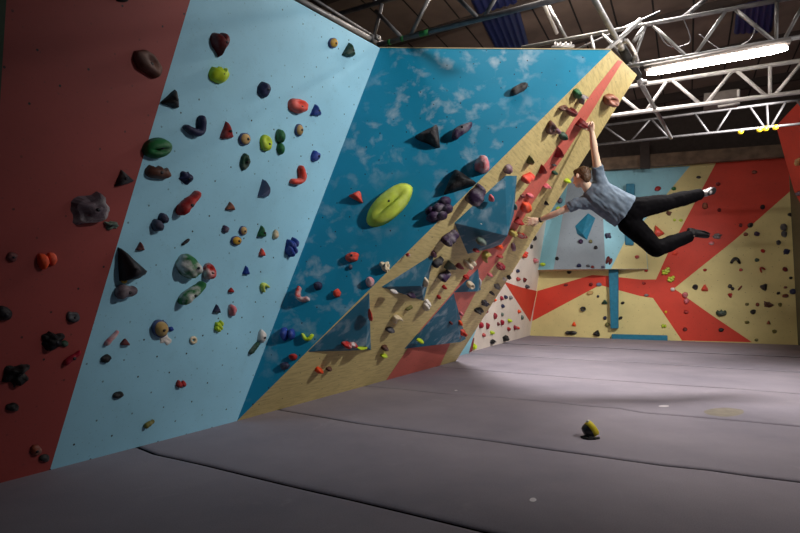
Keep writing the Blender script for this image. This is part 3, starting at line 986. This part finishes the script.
truss(T2, [(560, 97), (900, 45.5)], [(560, 122), (900, 79.5)],
      [((597, 91), (576, 119)), ((612, 89.5), (640, 112)), ((667, 81), (646, 111)), ((672, 80), (700, 104)), ((732, 71.5), (706, 103.5)), ((737, 71), (766, 96)), ((770, 65.5), (770, 95.5)), ((803, 61), (775, 95)), ((808, 60), (838, 87))], .03, m_white_steel, 'white truss behind the lit tube lamp, second from back')
T3 = vplane(660, 138, 4.05)
t3 = truss(T3, [(560, 131), (900, 87)], [(560, 148.5), (900, 113.5)],
      [((652, 120), (668, 137)), ((604, 126), (625, 141)), ((650, 119.5), (632, 140)), ((695, 114), (709, 133)), ((731, 109), (716, 132)), ((750, 107), (764, 127)), ((767, 105), (768, 127)), ((785, 103), (771, 126.5)), ((797, 101), (815, 122))], .022, m_dsteel, 'farthest thin steel truss above the back wall, yellow balls hung on it')
m_yclip = plain('yellow_plastic', (232, 196, 40), .45)
for i, (x, y) in enumerate(((740.5, 130.8), (759.3, 128.8), (765.7, 127.6), (775.5, 126.4))):
    c = T3.hit(x, y + 0); bm = bmesh.new(); add_sphere(bm, c - V((0, 0, .02)), .045, 2); fixn(bm)
    child('yellow_ball', bm, m_yclip, t3, label='yellow plastic ball')
def pipe(name, a, b, r, mat, label, extra=()):
    bm = bmesh.new(); add_tube(bm, [a, b], r, 12)
    fixn(bm); o = mesh_obj(name, bm, mat); tag(o, label, 'scaffold pipe', 'scaffold pipes round the wall tops')
    return o
def coupler(par, c, ax, r):
    ax = V(ax).normalized(); s = ax.cross(V((0, 0, 1))).normalized(); u = ax.cross(s)
    bm = bmesh.new(); add_tube(bm, [c - ax * .04, c + ax * .04], r * 1.5, 10); add_box(bm, c + s * r * 1.9, ax * .03, s * .016, u * .02)
    add_tube(bm, [c + s * r * 1.4, c + s * r * 3.2], .008, 8); fixn(bm); child('coupler', bm, m_steel, par)
Z1 = 3.78
a, b = WZ(270, -16, Z1), WZ(379, 43.5, Z1)
p = pipe('scaffold_pipe', a, b, .028, m_steel, 'scaffold pipe running along the top edge of the pale blue wall'); coupler(p, WZ(374, 39.5, Z1), b - a, .028)
# thinner pipe beyond it
a, b = WZ(296, -12, Z1 + .12), WZ(384, 43, Z1 + .12)
pipe('scaffold_pipe', a, b, .016, m_dsteel, 'thin dark pipe above the pipe along the pale blue wall')
Z2 = 3.95
a, b = WZ(590, -9, Z2), WZ(671, 138, Z2)
p = pipe('scaffold_pipe', a, b, .03, m_steel, 'scaffold pipe crossing over the tip of the yellow overhang'); 
for x, y in ((619, 43), (641, 83), (655.5, 110)): coupler(p, WZ(x, y, Z2), b - a, .03)
bm = bmesh.new(); add_tube(bm, [WZ(622.5, 49, Z2), WZ(637, 76, Z2)], [.05, .058], 12); fixn(bm)
child('padding', bm, plain('black_foam', (26, 25, 27), .8), p, label='black foam sleeve')
bm = bmesh.new(); q0 = [WZ(624.5 + 11 * t + 3.2 * math.sin(t * 3), 43 + 26 * t, Z2 - .02) - V((0, .06, .0)) for t in (0, .25, .5, .75, 1)]
add_tube(bm, q0, .018, 8); fixn(bm); child('cable', bm, m_white_steel, p, label='white strip painting the lit edge of the foam sleeve')  # thin white tube stands in for light on the sleeve edge
a, b = WZ(604, 53, 3.75), WZ(640, 20, 4.25)
pipe('scaffold_pipe', a, b, .026, m_steel, 'short pipe rising from teal wall top beside foam sleeve')
a, b = WZ(634, 41, 4.1), WZ(644, 27, 4.3); pipe('scaffold_pipe', a, b, .024, m_steel, 'stub pipe just beyond the foam sleeve, below the grey truss')
p5 = WZ(557, 33.5, 4.6); a = WZ(540, -4, 4.9)
pipe('scaffold_pipe', a, p5, .022, m_white_steel, 'pale slanting tube above the middle of teal wall top edge')
pipe('scaffold_pipe', WZ(571, 52, 4.3), WZ(660, 11.5, 4.75), .014, m_dsteel, 'thin dark rod above the teal wall corner, below the roof')
pipe('scaffold_pipe', WZ(682, 18.5, 4.75), WZ(712, -6, 4.95), .03, m_dsteel, 'dark pipe clamped to the top of grey truss above lamp')
# things lying on the wall top
bm = bmesh.new(); 
for i in range(7): add_tube(bm, [WZ(554 + i * 2.6, 48.5, 3.72), WZ(555.5 + i * 2.6, 42.5 + (i % 2) * 1.5, 3.8)], .012, 6)
add_tube(bm, [WZ(552, 47.3, 3.72), WZ(574, 46.3, 3.74)], .018, 8); fixn(bm)
tag(mesh_obj('bracket', bm, m_steel), 'cluster of pale steel brackets on the teal wall top edge', 'bracket')
# ducting box behind the second truss
DB = T2.off(-.5); 
slab('heater_box', DB, [(704, 93.5), (739, 88.5), (739, 101), (704, 105)], plain('box_grey', (96, 88, 84), .6), .3); bo = bpy.data.objects['heater_box']; tag(bo, 'grey metal heater box hung behind the white truss', 'heater')
bm = bmesh.new(); add_tube(bm, [DB.off(.02).hit(738.5, 90), DB.off(.02).hit(738.5, 100)], .02, 8); fixn(bm); child('edge_strip', bm, m_white_steel, bo)
bm = bmesh.new(); add_tube(bm, [DB.off(.05).hit(718, 106.5), DB.off(.05).hit(740, 103)], .018, 8); fixn(bm); child('conduit', bm, m_white_steel, bo)
# loose cables
def cable(pts, label, r=.006):
    bm = bmesh.new(); P = [V(p) for p in pts]; out = []
    for i in range(len(P) - 1):
        p0, p1, p2, p3 = P[max(i - 1, 0)], P[i], P[i + 1], P[min(i + 2, len(P) - 1)]
        for k in range(6):
            t = k / 6; out.append(.5 * ((2 * p1) + (p2 - p0) * t + (2 * p0 - 5 * p1 + 4 * p2 - p3) * t * t + (3 * p1 - p0 - 3 * p2 + p3) * t ** 3))
    out.append(P[-1]); add_tube(bm, out, r, 6); fixn(bm)
    tag(mesh_obj('cable', bm, m_dsteel), label, 'cable', 'loose cables in the roof')
cable([T1.hit(655, 25), T1.hit(668, 42) + D * .1, T1.hit(690, 38) + D * .1, T1.hit(684, 20)], 'slack looped cable hanging between braces of the grey truss')
cable([T1.hit(700, 22) + D * .3, T1.hit(725, 36) + D * .35, T1.hit(752, 28) + D * .3, T1.hit(760, 10) + D * .3], 'slack cable drooping behind the grey truss above the lamp')

# ---------------------------------------------------------------- fluorescent lamps
def emis(name, rgb, s):
    m = bpy.data.materials.new(name); m.use_nodes = True; b = m.node_tree.nodes['Principled BSDF']
    b.inputs['Base Color'].default_value = (.9, .9, .88, 1); b.inputs['Emission Color'].default_value = rgb + (1,); b.inputs['Emission Strength'].default_value = s
    return m
m_house = plain('lamp_housing', (120, 112, 108), .5)
def lamp(c, ax, L, s, label, rgb=(1, .90, .80), r=.036, hang=.1, skirt=0):
    ax = V(ax).normalized(); side = ax.cross(V((0, 0, 1))).normalized(); up = V((0, 0, 1))
    o = thing('tube_lamp', c); tag(o, label, 'lamp', 'fluorescent tube lamps under the trusses')
    bm = bmesh.new(); n = 10; pts = [c + ax * (-L / 2 - r * .6 + (L + r * 1.2) * i / 12) for i in range(13)]
    rad = [r * (.55 if i in (0, 12) else 1) for i in range(13)]
    add_tube(bm, pts, rad, 14); fixn(bm); child('diffuser', bm, emis('lamp_glow_%.0f' % s, rgb, s), o)
    bm = bmesh.new(); add_box(bm, c + up * (r + .03), ax * (L / 2 + .05), side * .05, up * .025); fixn(bm)
    bmesh.ops.bevel(bm, geom=bm.edges[:], offset=.006, segments=2, affect='EDGES'); child('housing', bm, m_house, o)
    if skirt:                        # added baffle, keeps light off the near mats and left wall
        sd = side if side.dot(CAM - c) > 0 else -side
        bm = bmesh.new(); add_box(bm, c + sd * .09 + up * (r + .03 - skirt) / 2 , ax * (L / 2 + .06), sd * .004, up * (r + .03 + skirt) / 2)
        add_box(bm, c + up * (r + .035), ax * (L / 2 + .06), sd * .094, up * .004); fixn(bm); child('light_baffle', bm, m_house, o)
    for k in (-.4, .4):
        bm = bmesh.new(); add_tube(bm, [c + ax * L * k + up * (r + .05), c + ax * L * k + up * (r + .05 + hang)], .01, 8); fixn(bm); child('hanger', bm, m_steel, o)
    return o
L1a, L1b = T1.hit(649, 73), T1.hit(785, 48.5)
# ---------------------------------------------------------------- climber
DGF = lambda: bpy.context.evaluated_depsgraph_get()
class Body:
    def __init__(s): s.bm = bmesh.new()
    def ball(s, c, r, m=None): add_sphere(s.bm, c, r, 2, m); return s
    def limb(s, pts, rs, n=14):
        for p, r in zip(pts, rs): add_sphere(s.bm, p, r * .995, 2)
        for a, b, ra, rb in zip(pts, pts[1:], rs, rs[1:]):
            add_tube(s.bm, [a, b], [ra, rb], n)
        return s
    def loft(s, secs, side, back, n=24):
        """secs: (centre, side radius, back radius)"""
        rings = []
        for c, ra, rb in secs:
            rings.append([s.bm.verts.new(V(c) + side * (ra * math.cos(2 * math.pi * k / n)) + back * (rb * math.sin(2 * math.pi * k / n))) for k in range(n)])
        for A, B in zip(rings, rings[1:]):
            for k in range(n): s.bm.faces.new((A[k], A[(k + 1) % n], B[(k + 1) % n], B[k]))
        s.bm.faces.new(rings[0][::-1]); s.bm.faces.new(rings[-1]); return s
    def make(s, name, mat, par, voxel, smooth=4, disp=None, label=None):
        fixn(s.bm)
        me = bpy.data.meshes.new('tmp'); s.bm.to_mesh(me); s.bm.free()
        t = bpy.data.objects.new('tmp', me); COL.objects.link(t)
        r = t.modifiers.new('r', 'REMESH'); r.mode = 'VOXEL'; r.voxel_size = voxel; r.use_smooth_shade = True
        if smooth:
            k = t.modifiers.new('s', 'SMOOTH'); k.factor = .5; k.iterations = smooth
        ev = t.evaluated_get(DGF()); out = bpy.data.meshes.new_from_object(ev)
        bpy.data.objects.remove(t); bpy.data.meshes.remove(me)
        bm = bmesh.new(); bm.from_mesh(out); bpy.data.meshes.remove(out)
        if disp:
            bm.normal_update()
            ds = [(v, disp(v.co, v.normal)) for v in bm.verts]
            for v, d in ds: v.co = v.co + v.normal * d
        return child(name, bm, mat, par, label=label)

ZC = 5.72                                             # how far into the hall he hangs
hr, hl = YE.hit(586, 122), YE.hit(523, 221)
rsh, lsh = W(599, 176, ZC), W(578.5, 203, ZC + .13)
pel = W(632, 214.5, ZC + .0); neckb = W(587.5, 189, ZC + .07)
ax = (neckb - pel).normalized()
side = (rsh - lsh); side = (side - ax * side.dot(ax)).normalized()
back = side.cross(ax).normalized()
if back.dot(CAM - pel) < 0: back.negate()
TL = (neckb - pel).length
person = thing('person', (pel.x, pel.y, pel.z))
tag(person, 'person in grey t-shirt and black trousers swinging by both arms from the yellow overhang', 'person')
m_skin = NT('skin'); m_skin.base(lin((236, 204, 178))); m_skin.rough(.5); m_skin.b.inputs['Subsurface Weight'].default_value = .08; m_skin.b.inputs['Subsurface Radius'].default_value = (.02, .008, .004); m_skin = m_skin.mat

def elbow(sh, hand, la, lb, bend):
    d = hand - sh; L = min(d.length, (la + lb) * .995); x = (la * la - lb * lb + L * L) / (2 * L)
    h = math.sqrt(max(0, la * la - x * x)); u = d.normalized()
    b = (bend - u * bend.dot(u)).normalized()
    return sh + u * x + b * h
rw, lw = W(591.5, 132, 0), W(540, 220.5, 0)
# wrists: set back from the holds towards the shoulders
wr_d = ray(591.8, 131.5); wl_d = ray(539.5, 220.3)
rwrist = W(591.8, 131.5, hr.y + .03); lwrist = W(539.5, 220.3, hl.y - .06)
relb = W(594.5, 151, (rwrist.y * .5 + rsh.y * .5) - .03); lelb = W(558, 212.5, (lwrist.y * .5 + lsh.y * .5) - .03)
rhip = pel + side * .09 + ax * (-.0); lhip = pel - side * .09
rknee, rank = W(668, 202.5, ZC + .06), W(703, 193.5, ZC + .14)
lknee, lank = W(656, 249, ZC - .14), W(692, 235, ZC - .02)
print('LEN arm', (rsh - relb).length, (relb - rwrist).length, (lsh - lelb).length, (lelb - lwrist).length, 'leg', (rhip - rknee).length, (rknee - rank).length, (lhip - lknee).length, (lknee - lank).length, 'torso', TL, 'sh', (rsh - lsh).length)

B = Body()
c = lambda t, b=0: pel + ax * (TL * t) + back * b
B.loft([(c(-.14), .10, .08), (c(-.05), .15, .105), (c(.1), .155, .11), (c(.3), .14, .10), (c(.5), .148, .105), (c(.7), .168, .112), (c(.86), .16, .10), (c(.96), .10, .075), (c(1.0), .06, .06)], side, back)
B.limb([c(.84) + side * .12, rsh], [.075, .058]); B.limb([c(.84) - side * .12, lsh], [.075, .058])
B.limb([rsh, rsh.lerp(relb, .5), relb, relb.lerp(rwrist, .35), rwrist], [.054, .047, .038, .041, .026])
B.limb([lsh, lsh.lerp(lelb, .5), lelb, lelb.lerp(lwrist, .35), lwrist], [.054, .047, .038, .041, .026])
for hip, kn, an in ((rhip, rknee, rank), (lhip, lknee, lank)):
    B.limb([hip, hip.lerp(kn, .5), kn, kn.lerp(an, .3), an], [.085, .072, .052, .055, .037])
# head: turned to the left, looking at the lower hold
hc = W(581.5, 177.5, ZC + .03)
f = V((-.52, .84, -.2)).normalized(); hu = V((.22, -.05, 1)); hu = (hu - f * hu.dot(f)).normalized(); hs = f.cross(hu).normalized()
HM = Matrix((f, hs, hu)).transposed().to_4x4()
hp = lambda a, b, d: hc + f * a + hs * b + hu * d
B.ball(hp(-.012, 0, .03), 1, HM @ Matrix.Diagonal((.098, .078, .092, 1)))
B.ball(hp(.03, 0, -.02), 1, HM @ Matrix.Diagonal((.066, .064, .078, 1)))
B.ball(hp(.052, 0, -.07), 1, HM @ Matrix.Diagonal((.040, .044, .038, 1)))      # jaw
B.limb([hp(.094, 0, .012), hp(.112, 0, -.022)], [.010, .015])                   # nose
B.ball(hp(.078, .0, .035), 1, HM @ Matrix.Diagonal((.018, .05, .012, 1)))       # brow
B.limb([hp(.083, -.014, -.055), hp(.087, 0, -.053), hp(.083, .014, -.055)], [.007, .009, .007])  # lips
for k in (1, -1):
    B.ball(hp(-.006, k * .08, -.005), 1, HM @ Matrix.Rotation(k * .35, 4, 'Z') @ Matrix.Diagonal((.022, .009, .034, 1)))
B.limb([neckb - ax * .02, hp(-.02, 0, -.045)], [.060, .056])

def hand(wrist, kn, d, pn, curls, thumb_sgn, spread=.14, th_curl=.5):
    """kn knuckle centre, d finger direction, pn palm normal"""
    d = d.normalized(); pn = (pn - d * pn.dot(d)).normalized(); s = d.cross(pn).normalized()
    B.limb([wrist, wrist.lerp(kn, .5)], [.026, .024])
    for k in (-1.5, -.5, .5, 1.5): B.limb([wrist.lerp(kn, .25) + s * k * .012, kn + s * k * .0215], [.018, .0135])
    tips = []
    for k, (i, L) in enumerate(zip((-1.5, -.5, .5, 1.5), (.9, 1.0, 1.06, .95) if thumb_sgn > 0 else (.95, 1.06, 1.0, .9))):
        p = kn + s * i * .0225; a = 0; dirn = (d + s * i * spread).normalized(); pts = [p]
        for seg, cu in zip((.044, .028, .023), curls):
            a += cu; q2 = dirn * math.cos(a) + pn * math.sin(a); p = p + q2 * (seg * L); pts.append(p)
        B.limb(pts, [.0108, .0098, .0090, .0080], 8); tips.append(p)
    t0 = wrist.lerp(kn, .25) + s * thumb_sgn * .024; td = (d * .75 + s * thumb_sgn * .75 + pn * .25).normalized()
    t1 = t0 + td * .04; t2 = t1 + (td * .6 + d * .5 + pn * th_curl).normalized() * .032; t3 = t2 + (d * .6 + pn * th_curl * 1.4 - s * thumb_sgn * .2).normalized() * .026
    B.limb([t0, t1, t2, t3], [.016, .0135, .0115, .009], 8)
rkn = W(590.3, 123.8, hr.y - .0); toh = (YE.hit(580, 121) - rkn)
hand(rwrist, rkn, (rkn - rwrist) + toh * .25, toh, (.55, .9, .6), -1)
lkn = W(531.5, 221, hl.y - .05); tol = -YE.n
hand(lwrist, lkn, lkn - lwrist, tol * .8 - V((0, 0, .5)), (.2, .55, .45), 1, .16)
body = B.make('body', m_skin, person, .0058, 3)
for k in (1, -1):
    bm = bmesh.new(); add_sphere(bm, hp(.078, k * .031, .012), .0125, 2); e = child('eye', bm, plain('eye', (200, 196, 190), .2, var=.02), person)
    bm = bmesh.new(); add_sphere(bm, hp(.0865, k * .033, .012), .0055, 2); child('iris', bm, plain('iris', (52, 38, 30), .2), e)
# hair
Hh = Body()
Hh.ball(hp(-.02, 0, .042), 1, HM @ Matrix.Diagonal((.103, .086, .088, 1)))
Hh.ball(hp(-.055, 0, -.005), 1, HM @ Matrix.Diagonal((.066, .074, .072, 1)))
Hh.ball(hp(-.062, 0, -.035), 1, HM @ Matrix.Diagonal((.045, .060, .055, 1)))
Hh.ball(hp(.035, 0, .088), 1, HM @ Matrix.Diagonal((.060, .066, .036, 1)))
for k in (1, -1): Hh.limb([hp(.022, k * .074, .04), hp(.016, k * .075, .0)], [.014, .008])
m_hair = plain('hair', (84, 58, 36), .6, var=.35, scale=60)
Hh.make('hair', m_hair, person, .006, 2, lambda p, n: .005 * noise.noise(p * 70) + .003 * noise.noise(p * 160))

def wr(p, n):
    q_ = V((p.dot(ax) * 5 + p.dot(side) * 5, p.dot(side) * 14 - p.dot(ax) * 5, p.dot(back) * 9))
    return .011 * noise.noise(q_) + .006 * noise.noise(q_ * 2.3)
# t-shirt
S = Body()
S.loft([(c(.13, .01) - side * .01, .198, .148), (c(.135, .01) - side * .01, .204, .152), (c(.22, .01) - side * .01, .202, .148), (c(.36, .008) - side * .012, .192, .138), (c(.55) - side * .008, .188, .132), (c(.74), .188, .13), (c(.87), .176, .118), (c(.96), .118, .09), (c(1.01), .076, .07)], side, back)
S.limb([c(.82) + side * .11, rsh], [.095, .076]); S.limb([c(.82) - side * .11, lsh], [.095, .076])
def sleeve(sh, el, t):
    e_ = sh.lerp(el, t); add_tube(S.bm, [sh, e_], [.074, .066], 18)
sleeve(rsh, relb, .42); sleeve(lsh, lelb, .50)
m_shirt = NT('tshirt_cotton'); c1 = m_shirt.mix(m_shirt.mapr(m_shirt.noise(18, 4), .3, .7), lin((98, 112, 128)), lin((120, 134, 148)))
m_shirt.base(c1); m_shirt.rough(.9); m_shirt.b.inputs['Specular IOR Level'].default_value = .1; m_shirt.bump(m_shirt.noise(260, 2), .2, .002); m_shirt = m_shirt.mat
sh_o = S.make('t_shirt', m_shirt, person, .009, 3, wr)
# trousers
T = Body()
T.loft([(c(.2), .165, .12), (c(.12), .172, .13), (c(.0), .182, .138), (c(-.1), .175, .128), (c(-.2), .10, .09)], side, back)
def wt(p, n): return .008 * noise.noise(p * 9) + .004 * noise.noise(p * 22)
for hip, kn, an in ((rhip, rknee, rank), (lhip, lknee, lank)):
    T.limb([hip - ax * .01, hip.lerp(kn, .45)], [.128, .118])
    T.limb([hip.lerp(kn, .45), kn], [.118, .094])
    dd = (an - kn).normalized()
    add_sphere(T.bm, kn, .0935, 2); add_tube(T.bm, [kn, kn.lerp(an, .4), an - dd * .035], [.093, .088, .070], 16)
m_tr = plain('black_trousers', (10, 9, 12), .9, var=.2, scale=20, spec=.06)
T.make('trousers', m_tr, person, .009, 3, wt)
# shoes
def shoe(an, shin, toe, label, mat):
    d = (toe - an); L = d.length; d.normalize(); up = (-shin - d * (-shin).dot(d)).normalized(); s = d.cross(up)
    X = Body(); h = an - up * .035 - d * .045
    X.loft([(h - d * .012, .018, .02), (h, .034, .036), (h + d * .05, .037, .05), (h + d * .10, .038, .046), (h + d * .16, .046, .034), (h + d * .21, .042, .024), (h + d * .25, .024, .016)], s, up)
    X.limb([an - up * .005, an - up * .03], [.043, .044])
    o = X.make('shoe', mat, person, .006, 2, label=label)
    Y = Body(); h2 = h - up * .034
    Y.loft([(h2 - d * .01, .016, .007), (h2 + d * .02, .034, .008), (h2 + d * .1, .036, .008), (h2 + d * .17, .047, .009), (h2 + d * .22, .040, .009), (h2 + d * .262, .016, .008)], s, up)
    Y.make('sole', plain('shoe_rubber', (34, 33, 36), .5), o, .006, 2)
    return o
m_shb = plain('black_suede', (16, 15, 18), .6, spec=.2); m_shg = plain('grey_suede', (150, 144, 144), .6)
shoe(lank, (lank - lknee).normalized(), lank + (W(714, 241, lank.y + .02) - lank), 'black climbing shoe', m_shb)
shoe(rank, (rank - rknee).normalized(), rank + (W(714, 188, rank.y + .22) - rank), 'pale grey climbing shoe', m_shg)
# wristband
bm = bmesh.new(); dd = (lelb - lwrist).normalized(); add_tube(bm, [lwrist + dd * .005, lwrist + dd * .03], [.0325, .0335], 18); fixn(bm)
child('wristband', bm, plain('dark_band', (34, 30, 34), .6), person, label='dark wristband')

# ---------------------------------------------------------------- chalk bag on the mats
def chalk_bag():
    base = WZ(591.5, 438.5, 0)
    o = thing('chalk_bag', base); tag(o, 'small black chalk bag with yellow rim lying on the grey mats', 'chalk bag')
    k = base.y / F                                       # metres per pixel there
    right = V((1, 0, 0)); upv = V((0, 0, 1)); fwd = V((0, 1, 0))
    cc = base + V((-.2 * k, .03, 7.2 * k))
    axd = V((.80, .12, .50)).normalized()                # opening faces up to the right
    s = axd.cross(upv).normalized(); u = s.cross(axd).normalized()
    def lathe(prof, n=28, wob=.0):
        bm = bmesh.new(); rings = []
        for t, r in prof:
            rings.append([bm.verts.new(cc + axd * t * k + (s * math.cos(2 * math.pi * i / n) * .9 + u * math.sin(2 * math.pi * i / n)) * r * k * (1 + wob * noise.noise(V((math.cos(i * .9), i * .4, t))))) for i in range(n)])
        for A, B_ in zip(rings, rings[1:]):
            for i in range(n): bm.faces.new((A[i], A[(i + 1) % n], B_[(i + 1) % n], B_[i]))
        bm.faces.new(rings[0][::-1]); bm.faces.new(rings[-1]); fixn(bm); return bm
    child('bag', lathe([(-6.4, 1.5), (-6.2, 4), (-5.4, 5.8), (-3.5, 6.9), (-1, 7.2), (1.6, 7.1)], wob=.06), plain('black_nylon', (20, 20, 24), .35), o)
    child('rim', lathe([(-.6, 6.9), (-.5, 7.6), (4.8, 8.2), (5.2, 7.7), (5.0, 6.6), (2.4, 6.2), (2.3, .3)]), plain('yellow_nylon', (246, 222, 44), .5), o, label='bright yellow rim')
    bm = bmesh.new(); add_tube(bm, [base + V((-9 * k, -.01, .007)), base + V((-5 * k, -.035, .007)), base + V((1 * k, -.03, .008)), base + V((7 * k, -.01, .007))], [.008, .010, .010, .009], 8)
    add_tube(bm, [base + V((-9.5 * k, .02, .006)), base + V((-4 * k, -.0, .02)), base + V((2 * k, -.045, .009))], .008, 8); fixn(bm)
    child('strap', bm, plain('black_webbing', (14, 14, 16), .7), o)
    bm = bmesh.new(); add_sphere(bm, cc + axd * 3 * k + u * 8 * k, .012, 2); fixn(bm)
    child('toggle', bm, plain('white_cord', (226, 222, 206), .6), o, label='whitish cord end')
chalk_bag()
# the lamp in the picture, then fill lights added outside it
STR = [62, 60, 0, 170, 1000, 1500, 150, 2200, .022]
lamp((L1a + L1b) / 2, L1b - L1a, (L1b - L1a).length, STR[0], 'bright glowing tube lamp under the grey steel truss', hang=.06)
NOTE = ', added outside the picture'
if STR[1]: lamp(V((1.2, 4.3, 4.75)), E, 1.2, STR[1], 'fill tube close under the roof before the teal wall' + NOTE, hang=.3, skirt=.16)  # added unseen tube for fill, baffled towards the camera
if STR[2]: lamp(T3.hit(660, 138) + E * 4.6 + D * .3 - V((0, 0, .1)), E, 1.5, STR[2], 'tube lamp by the right wall' + NOTE)
if STR[3]: lamp(V((2.2, 6.2, 5.4)), E, 1.5, STR[3], 'high fill tube over the climber' + NOTE, hang=.5)  # added unseen tube that brightens the middle of the hall
def add_fill_spot(pos, aim, power, cone, label, rgb=(1, .96, .92), rad=.12):  # added unseen fill spot with casing, soft cone dims the scene edges
    pos, aim = V(pos), V(aim); d = (aim - pos).normalized()
    o = thing('fill_spot', pos); tag(o, label, 'fill_spot', 'added fill spots below the roof')
    s = d.cross(V((0, 0, 1))).normalized(); u = s.cross(d)
    bm = bmesh.new(); add_box(bm, pos - d * .16, s * .2, u * .15, d * .06); fixn(bm)
    bmesh.ops.bevel(bm, geom=bm.edges[:], offset=.015, segments=2, affect='EDGES'); child('casing', bm, m_house, o)
    bm = bmesh.new(); add_tube(bm, [pos - s * .22 - d * .15, pos - s * .22 + V((0, 0, .3)) - d * .15, pos + s * .22 + V((0, 0, .3)) - d * .15, pos + s * .22 - d * .15], .012, 8); fixn(bm); child('bracket', bm, m_steel, o)
    bm = bmesh.new(); tp_ = pos + V((0, 0, .3)) - d * .15; add_tube(bm, [tp_, V((tp_.x, tp_.y, ZR))], .02, 8); fixn(bm); child('drop_pole', bm, m_steel, o)
    L = bpy.data.lights.new('fill_beam', 'SPOT'); L.energy = power; L.spot_size = math.radians(cone); L.spot_blend = 1; L.shadow_soft_size = rad; L.color = rgb
    lo = bpy.data.objects.new('fill_beam', L); link(lo); lo.location = pos; lo.rotation_euler = d.to_track_quat('-Z', 'Y').to_euler()
if STR[4]: add_fill_spot((4.5, 2.1, 4.25), (.6, 5.7, 2.1), STR[4], 84, 'fill spot aimed at the teal wall corner' + NOTE)
if STR[5]: add_fill_spot((6.1, 7.0, 4.5), (4.2, 13.0, .9), STR[5], 84, 'fill spot aimed at the back wall' + NOTE)
if STR[6]: add_fill_spot((5.6, 3.6, 3.6), (1.6, 6.6, 2.0), STR[6], 70, 'fill spot aimed at the yellow overhang' + NOTE)
if STR[7]: add_fill_spot((3.2, 6.4, 5.6), (3.0, 6.7, 0), STR[7], 92, 'fill spot pointing down at the middle mats' + NOTE, rad=.5)

w = bpy.data.worlds.new('hall'); SC.world = w; w.use_nodes = True
w.node_tree.nodes['Background'].inputs[0].default_value = (.75, .82, 1, 1); w.node_tree.nodes['Background'].inputs[1].default_value = STR[8]
cam = bpy.data.cameras.new('camera'); cam.sensor_width = 36; cam.lens = F / 800 * 36; cam.clip_start = .05
co = bpy.data.objects.new('camera', cam); COL.objects.link(co); co.location = CAM; co.rotation_euler = (math.pi / 2 + PITCH, 0, 0)
SC.camera = co
SC.view_settings.view_transform = 'Standard'; SC.view_settings.look = 'None'; SC.view_settings.gamma = 1
SC.view_settings.exposure = 0; SC.view_settings.use_curve_mapping = False
